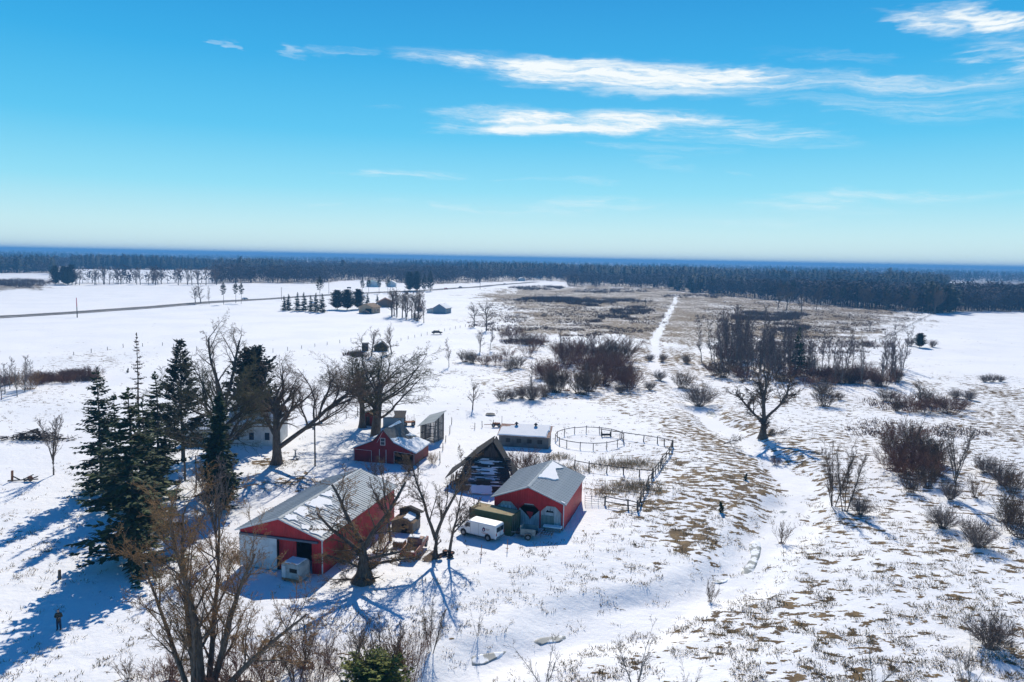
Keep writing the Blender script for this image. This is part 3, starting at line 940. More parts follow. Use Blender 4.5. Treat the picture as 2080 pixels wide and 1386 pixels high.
FAR_BARE, FAR_CON = lod_far(7, False), lod_far(8, True)


def col_point(x, d):
    """ground point on image column x at distance d"""
    dr = px_dir(x, 525 + .0192 * (x - 1040))
    k = d / math.hypot(dr.x, dr.y)
    return dr.x * k, dr.y * k


def wood_ok(x, d):
    X, Y = col_point(x, d)
    if 930 < x < 1030 and 1050 < d < 1300 and (x * 7 + d) % 90 < 45: return False
    return bool(wood_mask(np.array(X), np.array(Y)))


def build_woods():
    g = np.random.default_rng(99)
    rng = random.Random(99)
    N_ = 60000
    x = g.uniform(-420, 2500, N_)
    s_ = np.where(g.random(N_) < .50, g.uniform(26, 84, N_), 3.4 + 34 * g.random(N_) ** 1.3)
    d = 48000 / s_
    tx = (x - 1040) * math.cos(PITCH) / 1500
    Y = d / np.sqrt(1 + tx * tx); X = Y * tx
    ok = wood_mask(X, Y) & ~((x > 930) & (x < 1030) & (d > 1050) & (d < 1300) & ((x * 7 + d) % 90 < 45))
    ok &= ~((fbm(X / 230., Y / 420., 29, 3) > .61) & (d > 1000))
    X, Y, x, d = [k[ok][:25000] for k in (X, Y, x, d)]
    nz = fbm(X / 160., Y / 160., 13, 3)
    th = np.where((x > 1180) & (x < 1520) & (d > 900) & (d < 1500), .40, .51)
    th = np.where((x > 1560) & (d < 900), .58, th)
    con = nz > th
    h = (g.uniform(13, 20, len(X)) + 5 * con) * (.72 + .62 * fbm(X / 110., Y / 110., 17, 2))
    w = g.uniform(1.1, 1.7, len(X)) * (1 + .8 * sstep(1500, 6000, d))
    Z = terrain(X, Y)
    bank = {False: [], True: []}
    for i in range(len(X)):
        c_ = bool(con[i])
        V, F = rng.choice((LOD_CON if c_ else LOD_BARE) if d[i] < 1500 else (FAR_CON if c_ else FAR_BARE))
        a = rng.random() * 6.28; c, q = math.cos(a) * h[i] * w[i], math.sin(a) * h[i] * w[i]
        bank[c_].append((V @ np.array([[c, q, 0], [-q, c, 0], [0, 0, h[i]]]) + [X[i], Y[i], Z[i]], F))
    for k, nm, m, lb in ((False, 'bare_woodland', M_wood, 'far leafless woods reaching to the horizon'), (True, 'pine_woodland', M_needle2, 'far dark pine stands among the bare woods')):
        V, F = join_np(bank[k])
        o = mesh_obj(nm, V, F, m)
        tag(o, lb, 'woods', kind='stuff')


build_woods()
# ---------------------------------------------------------------- building materials
def siding(name, col, axis, pitch=.30, rough=.5, col2=None, metal=0.0, depth=.6):
    """ribbed metal or board siding; ribs run upright, spaced along the given local axis"""
    if name in MATS: return MATS[name]
    m = bpy.data.materials.new(name); m.use_nodes = True
    N = Nodes(m.node_tree); b = N.n['Principled BSDF']
    P = N.node('ShaderNodeTexCoord').outputs['Object']
    x, y, z = N.sep(P)
    u = {'x': x, 'y': y, 'z': z}[axis]
    fr = N.m('FRACT', N.m('DIVIDE', u, pitch))
    rib = N.ramp(N.m('ABSOLUTE', N.m('SUBTRACT', fr, .5)), .36, .46)
    c = N.mix(N.ramp(N.noise(P, .7, 5, .6), .35, .7), tuple(col) + (1,), tuple(col2 or [k * .72 for k in col]) + (1,))
    st = N.node('ShaderNodeMapping'); st.inputs['Scale'].default_value = (3.5, 3.5, .35); N.l.new(P, st.inputs[0])
    c = N.mix(N.ramp(N.noise(st.outputs[0], 1.0, 4), .5, .8, 0, .35), c, tuple(k * .45 for k in col) + (1,))
    N.l.new(c, b.inputs['Base Color'])
    b.inputs['Roughness'].default_value = rough; b.inputs['Metallic'].default_value = metal
    b.inputs['Specular IOR Level'].default_value = .3
    bp = N.node('ShaderNodeBump'); bp.inputs['Strength'].default_value = depth; bp.inputs['Distance'].default_value = .04
    N.l.new(rib, bp.inputs['Height']); N.l.new(bp.outputs[0], b.inputs['Normal'])
    MATS[name] = m
    return m


RED = (.52, .020, .028)
M_redx = siding('red_siding_front', RED, 'x')
M_redy = siding('red_siding_side', RED, 'y')
M_redold = siding('old_red_boards', (.25, .022, .028), 'x', .22, .85, (.16, .02, .022))
M_redoldy = siding('old_red_boards_side', (.24, .055, .045), 'y', .22, .85, (.17, .07, .055))
M_whitedoor = siding('white_metal_door', (.62, .66, .68), 'x', .25, .5)
M_galv = mat('galvanised_roof', (.33, .37, .38), .6, (.42, .46, .47), .6, 5, spec=.12)
M_galv2 = mat('galvanised_roof_darker', (.30, .345, .365), .6, (.37, .415, .435), .5, 5, spec=.12)
M_trim = mat('white_trim', (.70, .70, .70), .6, (.55, .55, .55), 1.5)
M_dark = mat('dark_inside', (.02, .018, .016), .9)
M_greywood = mat('weathered_wood', (.15, .135, .12), .95, (.24, .22, .20), 1.5, stretch=(4, 4, .5), bump=.4)
M_darkwood = mat('dark_old_wood', (.030, .027, .025), .95, (.065, .058, .052), 1.5, stretch=(4, 4, .5), bump=.4)
M_brownwood = mat('brown_boards', (.15, .10, .065), .95, (.22, .155, .10), 1.2, stretch=(4, 4, .5), bump=.3)
M_whitewood = mat('peeling_white_boards', (.55, .58, .60), .9, (.34, .35, .36), 1.8, stretch=(5, 5, .4))
M_glass = mat('window_glass', (.03, .04, .05), .08, spec=.6)
M_rust = mat('rusty_steel', (.20, .075, .035), .9, (.33, .16, .09), 2.5, 6)
M_roofrust = mat('rusted_tin', (.26, .12, .075), .85, (.38, .27, .22), 1.6, 5)
M_steel = mat('grey_steel', (.20, .21, .22), .5, (.28, .29, .30), 2, metal=.5)
M_black = mat('black_rubber', (.015, .015, .016), .8, (.03, .03, .03), 4)
M_track_cover = mat('door_track_cover', (.10, .12, .16), .6)
M_housewhite = siding('white_clapboard', (.70, .70, .68), 'z', .18, .7)
M_tan = mat('tan_siding', (.46, .33, .21), .8, (.40, .28, .18), .4)
M_shingle = mat('brown_shingles', (.23, .15, .085), .95, (.30, .21, .13), .8)
M_blue = mat('blue_grey_siding', (.16, .23, .30), .8, (.20, .28, .34), .4)
M_postwood = mat('fence_wood', (.085, .070, .058), .95, (.14, .12, .10), 2)


def jagged(poly, seed, amp, n=5):
    """outline with uneven edges"""
    rng = random.Random(seed); out = []
    k = len(poly)
    for i in range(k):
        (x0, y0), (x1, y1) = poly[i], poly[(i + 1) % k]
        for j in range(n):
            t = j / n
            a = amp if j else amp * .4
            out.append((x0 + (x1 - x0) * t + rng.uniform(-a, a), y0 + (y1 - y0) * t + rng.uniform(-a, a)))
    return out


def slab(name, parent, O, U, Vv, poly, thick, m, lift=.035):
    """flat piece with outline poly (metres along U and V from O), thick along the surface normal"""
    O = Vector(O); U = Vector(U).normalized(); Vv = Vector(Vv).normalized()
    Nn = U.cross(Vv)
    if Nn.z < 0: Nn = -Nn
    n = len(poly)
    cu = sum(p[0] for p in poly) / n; cv = sum(p[1] for p in poly) / n
    lo = [O + U * u + Vv * v + Nn * lift for u, v in poly]
    hi = [O + U * (cu + (u - cu) * .96) + Vv * (cv + (v - cv) * .96) + Nn * (lift + thick) for u, v in poly]
    me = bpy.data.meshes.new(name)
    vs = lo + hi
    fs = [tuple(range(n, 2 * n))] + [(i, (i + 1) % n, n + (i + 1) % n, n + i) for i in range(n)]
    o = mesh_obj(name, vs, fs, m, parent)
    if o.data.polygons[0].normal.dot(Nn) < 0: o.data.flip_normals()
    return o


def gable_profile(W, eave, ridge):
    return [(0, 0), (W, 0), (W, eave), (W / 2, ridge), (0, eave)]


def gable_roof(parent, W, D, eave, ridge, m, over=.35, sheet=.92, thick=.04, name='roof_panel', m2=None, cap=True):
    """two slopes laid sheet by sheet, with a ridge cap"""
    half = W / 2
    L = math.hypot(half, ridge - eave)
    s = (ridge - eave) / half
    n = int(round((D + 2 * over) / sheet)); sh = (D + 2 * over) / n
    for side in (0, 1):
        xe = -over if side == 0 else W + over
        ze = eave - s * over
        b = MB()
        # one sheet with two standing ribs, from eave to ridge
        sx = 1 if side == 0 else -1
        def P(t, y, lift):
            x = xe + (half - xe) * t; z = ze + (ridge - ze) * t
            nx, nz = -s * sx / math.hypot(1, s), 1 / math.hypot(1, s)
            return (x + nx * lift, y, z + nz * lift)
        prof = [(0.0, thick), (sh * .44, thick), (sh * .47, thick + .035), (sh * .53, thick + .035), (sh * .56, thick), (sh - .06, thick), (sh - .04, thick + .05), (sh - .004, thick + .05)]
        vs = [P(0, y, l) for y, l in prof] + [P(1, y, l) for y, l in prof] + [P(0, 0, 0), P(0, sh - .004, 0), P(1, 0, 0), P(1, sh - .004, 0)]
        k = len(prof)
        fs = [(i, i + 1, k + i + 1, k + i) for i in range(k - 1)] + [(2 * k, 2 * k + 2, 2 * k + 3, 2 * k + 1), (0, k, 2 * k + 2, 2 * k), (k - 1, 2 * k + 1, 2 * k + 3, 2 * k - 1), tuple([2 * k + 1] + list(range(k - 1, -1, -1)) + [2 * k]), tuple([2 * k + 2] + list(range(k, 2 * k)) + [2 * k + 3])]
        if side == 1: fs = [tuple(reversed(f)) for f in fs]
        me0 = None
        for i in range(n):
            if me0 is None:
                o = mesh_obj(name, vs, fs, m, parent); me0 = o.data
            else:
                o = bpy.data.objects.new(name, me0); COL.objects.link(o); o.parent = parent
            o.location = (0, -over + i * sh, random.Random(i * 7 + side).uniform(0, .006))
    if cap:
        MB().prism([(half - .22, ridge - .22 * s + .10), (half, ridge + .13), (half + .22, ridge - .22 * s + .10), (half, ridge + .09)], 'y', -over - .02, D + over + .02).build('ridge_cap', m2 or m, parent)
    return s, L


def wall_panel(name, parent, m, pts, y0, y1):
    """upright wall piece: outline (x, z) extruded from y0 to y1"""
    return MB().prism(pts, 'y', y0, y1).build(name, m, parent)


# ---------------------------------------------------------------- big red pole barn
def pole_barn():
    W, D, ev, rg = 9.3, 17.6, 3.95, 5.55
    z0 = float(terrain(-22, 78))
    e = empty('pole_barn', (-27.43, 72.78, z0 - .05), R(-14.6))
    t = .12
    s = (rg - ev) / (W / 2)
    MB().box(0, t, t + .01, D - t - .01, 0, ev - .02).build('side_wall', M_redy, e)
    MB().box(W - t, W, t + .01, D - t - .01, 0, ev - .02).build('side_wall', M_redy, e)
    wall_panel('back_wall', e, M_redx, gable_profile(W, ev, rg), D - t, D)
    wall_panel('gable', e, M_redx, [(0, 3.42), (W, 3.42), (W, ev), (W / 2, rg), (0, ev)], 0, t)
    wall_panel('front_wall', e, M_redx, [(8.75, 0), (W, 0), (W, 3.415), (8.75, 3.415)], 0, t)
    d = MB().box(.02, 4.3, -.16, -.06, .12, 3.36).build('sliding_door', M_whitedoor, e)
    MB().box(4.36, 6.3, .22, .30, .1, 3.36).build('added_red_panel', M_redx, e)  # added red panel, stands in for the lit inside wall seen through the doorway
    MB().box(8.15, 8.74, .02, .10, .0, 3.38).build('added_red_strip', M_redx, e)  # added red strip, imitates the lit inside wall at the right
    MB().box(.05, 8.9, -.22, -.02, 3.38, 3.58).build('door_track', M_track_cover, e)
    MB().box(4.22, 4.32, -.19, -.165, .12, 3.36).build('door_edge', M_trim, d)
    for x in (-.03, W - .05): MB().box(x, x + .08, -.03, .10, 0, ev - .04).build('corner_trim', M_trim, e)
    for y in (6, 12):
        for x in (3.1, 6.2): MB().box(x, x + .15, y, y + .15, 0, ev + s * min(x, W - x) - .15).build('post', M_brownwood, e)
    MB().box(.15, W - .15, .15, D - .15, .0, .07).build('floor', mat('dirt_floor', (.09, .07, .055), .95), e)
    gable_roof(e, W, D, ev + .02, rg + .02, M_galv)
    for sx in (0, 1):   # white gable-edge boards
        a = Vector((-.35 if sx == 0 else W + .35, -.37, ev - s * .35 + .02)); b = Vector((W / 2, -.37, rg + .02))
        MB().bar(a, b, .03, .14).build('rake_board', M_trim, e)
    # right slope: u runs back along the eave line, v from the ridge down to the eave
    O = Vector((W / 2, 0, rg + .06)); U = Vector((0, 1, 0)); V = Vector((W / 2, 0, -(rg - ev)))
    sn = [[(.2, .3), (1.2, .15), (1.6, .9), (.9, 1.6), (.1, 1.0)], [(1.9, .3), (3.6, .2), (3.8, 1.0), (3.0, 1.5), (2.2, 2.6), (1.9, 1.2)], [(4.3, .15), (7.2, .25), (7.6, 1.6), (6.6, 2.4), (5.9, 1.4), (5.2, 2.6), (4.6, 1.4)],
          [(7.6, .2), (9.6, .4), (9.2, 1.1), (8.2, 1.5)], [(-.2, 3.5), (1.2, 3.2), (2.8, 3.7), (3.2, 4.7), (.0, 4.85)], [(-.2, 2.6), (.5, 2.2), (.9, 3.0), (.1, 3.3)], [(3.3, 4.1), (6.2, 3.9), (6.8, 4.6), (3.4, 4.75)]]
    for i, p in enumerate(sn): slab('roof_snow', e, O, U, V, jagged(p, 60 + i, .13), .05, M_snow, .045)
    rng = random.Random(5)
    for i in range(34):
        u = rng.uniform(.0, 8.5); v0 = rng.uniform(1.0, 3.0); l = rng.uniform(.5, 1.8); w = rng.uniform(.05, .14)
        slab('snow_streak', e, O, U, V, [(u, v0), (u + w, v0 + .1), (u + w * .9, min(4.7, v0 + l)), (u + .02, min(4.7, v0 + l * .92))], .025, M_snow, .045)
    V2 = Vector((-W / 2, 0, -(rg - ev)))
    slab('roof_snow', e, O, U, V2, jagged([(9.5, .1), (16.5, .12), (16.0, .35), (10.5, .4)], 71, .06), .03, M_snow, .045)
    tag(e, 'long red pole barn with grey metal roof and half-open white sliding door', 'barn')
    return e


pole_barn()


def shed_three_bays():
    W, D, ev, rg = 8.5, 11.4, 3.5, 5.1
    z0 = float(terrain(3, 90))
    e = empty('machine_shed', (-1.75, 85.85, z0 - .05), R(-16.2))
    t = .12
    MB().box(0, t, t + .01, D - t - .01, 0, ev - .02).build('side_wall', M_redy, e)
    MB().box(W - t, W, t + .01, D - t - .01, 0, ev - .02).build('side_wall', M_redy, e)
    wall_panel('back_wall', e, M_redx, gable_profile(W, ev, rg), D - t, D)
    # front with three openings that have clipped top corners
    bays = [(.30, 2.85), (3.05, 5.60), (5.75, 8.25)]
    ht, ch = 3.0, .75
    wall_panel('gable', e, M_redx, [(0, ht), (W, ht), (W, ev), (W / 2, rg), (0, ev)], 0, t)
    xs = [0] + [k for b in bays for k in b] + [W]
    for i in range(0, len(xs), 2):
        a, b = xs[i], xs[i + 1]
        l = a - (ch if i > 0 else 0); r_ = b + (ch if i < 6 else 0)
        pts = [(a, 0), (b, 0), (b, ht - ch), (r_, ht - .004), (l, ht - .004), (a, ht - ch)]
        if i == 0: pts = [(a, 0), (b, 0), (b, ht - ch), (r_, ht - .004), (a, ht - .004)]
        if i == 6: pts = [(a, 0), (b, 0), (b, ht - .004), (l, ht - .004), (a, ht - ch)]
        wall_panel('front_wall', e, M_redx, pts, .002, t - .002)
    # old white doors set back behind the openings
    d = wall_panel('door', e, M_whitewood, [(.2, .05), (2.92, .05), (2.92, 2.2), (2.6, 3.0), (.6, 3.0), (.2, 2.4)], .20, .26)
    for x in (.75, 1.25, 1.75): MB().box(x, x + .28, .17, .198, 1.9, 2.45).build('pane', mat('painted_light_pane', (.75, .8, .82), .3), d)  # pale colour paints in the light coming through these panes
    d = wall_panel('door', e, M_whitewood, [(3.0, .05), (5.66, .05), (5.66, 2.35), (4.4, 1.15), (3.0, 2.45)], .20, .26)
    MB().prism([(3.95, 2.0), (4.85, 2.0), (4.42, 1.0)], 'y', .17, .198).build('red_patch', M_redx, d)
    MB().box(2.98, 5.7, .205, .255, 2.62, 2.80).build('beam', M_darkwood, e)
    MB().box(3.0, 5.66, .21, .25, 2.805, 2.985).build('top_board', M_whitewood, e)
    d = wall_panel('door', e, M_whitewood, [(5.68, .05), (8.3, .05), (8.3, 2.3), (7.9, 2.9), (6.1, 2.9), (5.68, 2.2)], .20, .26)
    MB().box(5.85, 7.35, .10, .195, .05, 1.75).build('lower_door', mat('green_grey_boards', (.16, .21, .20), .9, (.24, .30, .28), 1.5, stretch=(4, 4, .4)), d)
    MB().prism([(6.3, 2.15), (7.3, 2.15), (7.1, 2.4), (6.9, 2.3), (6.85, 2.75), (6.75, 2.3), (6.5, 2.45)], 'y', .18, .198).build('gap_shade_panel', M_dark, d)  # dark plate on the boards paints in the shade behind a broken gap
    MB().box(.15, W - .15, .3, D - .15, 0, .06).build('floor', mat('dirt_floor', (.09, .07, .055)), e)
    MB().box(W - .06, W + .03, -.03, .10, 0, ev - .04).build('corner_trim', M_trim, e)
    s, L = gable_roof(e, W, D, ev + .02, rg + .02, M_galv2)
    for sx in (0, 1):
        a = Vector((-.35 if sx == 0 else W + .35, -.37, ev - s * .35 + .02)); b = Vector((W / 2, -.37, rg + .02))
        MB().bar(a, b, .03, .13).build('rake_board', M_galv, e)
    O = Vector((W / 2, 0, rg + .06)); U = Vector((0, 1, 0)); V = Vector((W / 2, 0, -(rg - ev)))
    slab('roof_snow', e, O, U, V, jagged([(3.6, .12), (6.5, .15), (11.5, .12), (10.9, 1.9), (9.3, 1.15), (8.6, 1.35), (6.2, 2.35), (5.2, 1.9), (4.6, 1.0)], 81, .07, 6), .10, M_snow, .045)
    slab('roof_snow', e, O, U, V, [(-.2, 4.2), (.0, 4.2), (.05, 4.65), (-.25, 4.7)], .06, M_snow, .045)
    tag(e, 'red shed with three clipped white doorways and a triangle of snow on its roof', 'shed')
    # light plank leaning on its back left eave
    return e


shed_three_bays()


def old_barn():
    W, D = 10.0, 6.6
    z0 = float(terrain(-19, 114))
    e = empty('old_barn', (-24.4, 112.7, z0 - .05), R(-12.5))
    pk, sh_, ev = 5.25, 3.35, 2.0       # peak, where the side aisles start, eave
    prof = [(0, 0), (W, 0), (W, ev), (6.6, sh_), (W / 2 - .05, pk), (3.3, sh_), (0, ev)]
    # front with doorway at the right
    wall_panel('front_wall', e, M_redold, [(0, 0), (6.75, 0), (6.75, 1.95), (9.75, 1.75), (9.75, 0), (W, 0), (W, ev), (6.6, sh_), (W / 2 - .05, pk), (3.3, sh_), (0, ev)], 0, .12)
    wall_panel('back_wall', e, M_redold, prof, D - .12, D)
    MB().box(0, .12, .13, D - .13, 0, ev - .03).build('side_wall', M_redoldy, e)
    MB().box(W - .12, W, .13, D - .13, 0, ev - .03).build('side_wall', M_redoldy, e)
    MB().box(.2, W - .2, .3, D - .2, 0, .05).build('floor', M_dark, e)
    def slope(a, b, name, m, over=.25):
        (x0, z0_), (x1, z1) = a, b
        d = Vector((x1 - x0, 0, z1 - z0_)).normalized(); n = Vector((-d.z, 0, d.x)); n = n if n.z > 0 else -n
        A = Vector((x0, 0, z0_)); B = Vector((x1, 0, z1)); b_ = MB()
        vs = []
        for lift in (.01, .09):
            for P, y in ((A, -over), (B, -over), (B, D + over), (A, D + over)):
                q = P + n * lift; vs.append((q.x, y, q.z))
        b_.add(vs, [(0, 3, 2, 1), (4, 5, 6, 7), (0, 1, 5, 4), (1, 2, 6, 5), (2, 3, 7, 6), (3, 0, 4, 7)])
        return b_.build(name, m, e)
    M_old = mat('dark_shingle_roof', (.075, .085, .09), .9, (.13, .135, .135), 2.5, stretch=(1, 3, 1))
    c = (W / 2 - .05, pk)
    for a, b in (((c[0], c[1] + .02), (6.65, sh_ + .02)), ((6.66, sh_ + .03), (W + .3, ev - .10)), ((3.25, sh_ + .02), (c[0], c[1] + .02)), ((-.3, ev - .10), (3.24, sh_ + .03))): slope(a, b, 'roof_slope', M_old)
    O = Vector((6.66, 0, sh_ + .04)); U = Vector((0, 1, 0)); V = Vector((W + .3 - 6.66, 0, ev - .10 - sh_ - .02)); Lr = V.length
    slab('roof_snow', e, O, U, V, jagged([(-.2, -.1), (1.5, .1), (2.6, -.2), (3.2, .2), (3.4, .9), (4.2, 1.3), (5.4, 1.2), (6.4, 1.6), (6.75, Lr), (-.2, Lr)], 91, .09), .13, M_snow, .08)
    slab('roof_snow', e, O, U, V, jagged([(4.6, .05), (6.7, .1), (6.7, 1.2), (5.9, .9)], 92, .08), .10, M_snow, .08)
    O2 = Vector(c[0:1] + (0,) + c[1:2]) + Vector((0, 0, .05)); V3 = Vector((6.65 - c[0], 0, sh_ - c[1]))
    slab('roof_snow', e, O2, U, V3, jagged([(1.5, .0), (6.7, -.02), (6.7, .5), (4.2, .3), (2.6, .25)], 93, .05), .08, M_snow, .08)
    slab('roof_snow', e, O2, U, V3, jagged([(-.2, 1.7), (.9, 2.0), (2.4, 2.2), (2.4, 2.42), (-.2, 2.42)], 94, .05), .08, M_snow, .08)
    O4 = Vector((3.24, 0, sh_ + .04)); V4 = Vector((-3.54, 0, ev - .10 - sh_ - .03))
    slab('roof_snow', e, O4, U, V4, jagged([(-.2, .3), (3, .2), (6.7, .1), (6.7, 3.5), (-.2, 3.6)], 95, .1), .12, M_snow, .08)
    w = MB().box(4.45, 5.25, -.05, -.005, 2.85, 4.0).build('window', M_trim, e)
    for z in (2.93, 3.47): MB().box(4.53, 5.17, -.07, -.052, z, z + .46).build('pane', M_glass, w)
    d = MB().box(4.35, 5.35, -.05, -.005, .05, 2.15).build('door', M_redold, e)
    for x in (4.27, 5.36): MB().box(x, x + .07, -.06, -.004, .05, 2.2).build('frame', M_trim, d)
    for a, b in (((.12, -.03, .1), (.12, -.03, 1.9)), ((.12, -.03, 1.92), (3.0, -.03, 1.85)), ((2.98, -.03, .1), (2.98, -.03, 1.82)), ((6.72, -.03, .05), (6.72, -.03, 2.0)), ((6.72, -.03, 2.02), (9.8, -.03, 1.80)), ((3.9, -.03, 3.2), (4.85, -.03, 5.0))):
        MB().bar(a, b, .035, .06, (0, 1, 0)).build('trim', M_trim, e)
    MB().box(9.86, 10.05, -.04, -.003, 0, 1.95).build('corner_board', M_greywood, e)
    tag(e, 'old red barn with steep centre gable, small window and snow on its flared roof', 'barn')


old_barn()


def corn_crib():
    c = gp(881, 900)
    e = empty('corn_crib', (c.x, c.y, c.z - .05), R(-24))
    W, D = 2.6, 3.4
    rng = random.Random(7)
    sl = MB().box(-.045, .045, -.02, .02, 0, 1).build('slat', M_greywood, e)
    me = sl.data; first = True
    def put(x, y, h, rz):
        nonlocal first
        o = sl if first else bpy.data.objects.new('slat', me)
        if not first: COL.objects.link(o); o.parent = e
        first = False
        o.location = (x, y, 0); o.rotation_euler = (rng.gauss(0, .008), rng.gauss(0, .012), rz); o.scale = (1, 1, h)
    top = lambda x, y: 2.9 + (x + W) / W * .9 + y / D * 1.0
    n = 12
    for i in range(n + 1):
        x = -W + W * i / n; put(x, 0, top(x, 0) * rng.uniform(.95, 1.0), 0); put(x, D, top(x, D), 0)
    for i in range(1, 20):
        y = D * i / 20; put(0, y, top(0, y) * rng.uniform(.97, 1), math.pi / 2); put(-W, y, top(-W, y) * rng.uniform(.9, 1), math.pi / 2)
    for z in (.25, 1.6, 2.9):
        for a, b in (((-W, .05, z), (0, .05, z)), ((-W, D - .05, z), (0, D - .05, z)), ((-.05, 0, z), (-.05, D, z)), ((-W + .05, 0, z), (-W + .05, D, z))): MB().bar(a, b, .07, .12).build('rail', M_darkwood, e)
    for x in (-W, 0):
        for y in (0, D / 2, D): MB().bar((x, y, 0), (x, y, top(x, y) + .1), .12).build('post', M_darkwood, e)
    b = MB(); b.add([(x, y, top(x, y) + k) for k in (.06, .12) for x, y in ((-W - .5, -.4), (.35, -.4), (.35, D + .4), (-W - .5, D + .4))], [(0, 3, 2, 1), (4, 5, 6, 7), (0, 1, 5, 4), (1, 2, 6, 5), (2, 3, 7, 6), (3, 0, 4, 7)])
    b.build('roof', M_galv, e)
    tag(e, 'tall slatted corn crib with slanted tin roof beside the old red barn', 'corn crib')


corn_crib()


def coop():
    W, D = 8.6, 3.6
    z0 = float(terrain(2, 124))
    e = empty('chicken_coop', (-1.94, 124.2, z0 - .05), R(-9.4))
    fr, bk = 2.05, 3.0
    MB().box(0, W, 0, .1, 0, fr).build('front_wall', M_gboards, e)
    MB().box(0, W, D - .1, D, 0, bk).build('back_wall', M_gboards, e)
    for x in (0, W - .1): MB().prism([(.103, 0), (D - .103, 0), (D - .103, bk - .03), (.103, fr)], 'x', x, x + .1).build('side_wall', M_greywood, e)
    for x in (1.2, 3.1, 4.9, 6.7): MB().box(x, x + .8, -.03, -.004, .8, 1.5).build('shutter', M_darkwood, e)
    s = (bk - fr) / D
    b = MB(); b.add([(x, y, fr + s * y + k) for k in (.02, .10) for x, y in ((-.25, -.4), (W + .25, -.4), (W + .25, D + .2), (-.25, D + .2))], [(0, 3, 2, 1), (4, 5, 6, 7), (0, 1, 5, 4), (1, 2, 6, 5), (2, 3, 7, 6), (3, 0, 4, 7)])
    b.build('roof', M_roofrust, e)
    O = Vector((0, 0, fr + .06)); U = Vector((1, 0, 0)); V = Vector((0, D, bk - fr))
    slab('roof_snow', e, O, U, V, jagged([(-.2, -.4), (8.3, -.4), (8.35, 1.5), (8.6, 2.2), (8.5, 3.9), (2.6, 3.95), (2.2, 3.3), (1.5, 3.1), (1.3, 2.7), (.0, 2.5)], 101, .06), .16, M_snow, .06)
    for x in (2.55, 5.95):
        v = MB(); z = fr + s * 3.1
        v.cyl((x, 3.1, z), (x, 3.1, z + .55), .17, .15, 10); v.cyl((x, 3.1, z + .55), (x, 3.1, z + .62), .34, .34, 10); v.cyl((x, 3.1, z + .62), (x, 3.1, z + .86), .32, .05, 10)
        v.build('roof_vent', M_darkwood, e)
    tag(e, 'low grey wooden coop with snowy lean-to roof and two roof vents', 'coop')


M_gboards = siding('grey_boards', (.17, .165, .16), 'x', .24, .95, (.10, .098, .095))
coop()


M_oldroof = mat('black_old_roof', (.016, .016, .018), .95, (.035, .033, .033), 1.5)


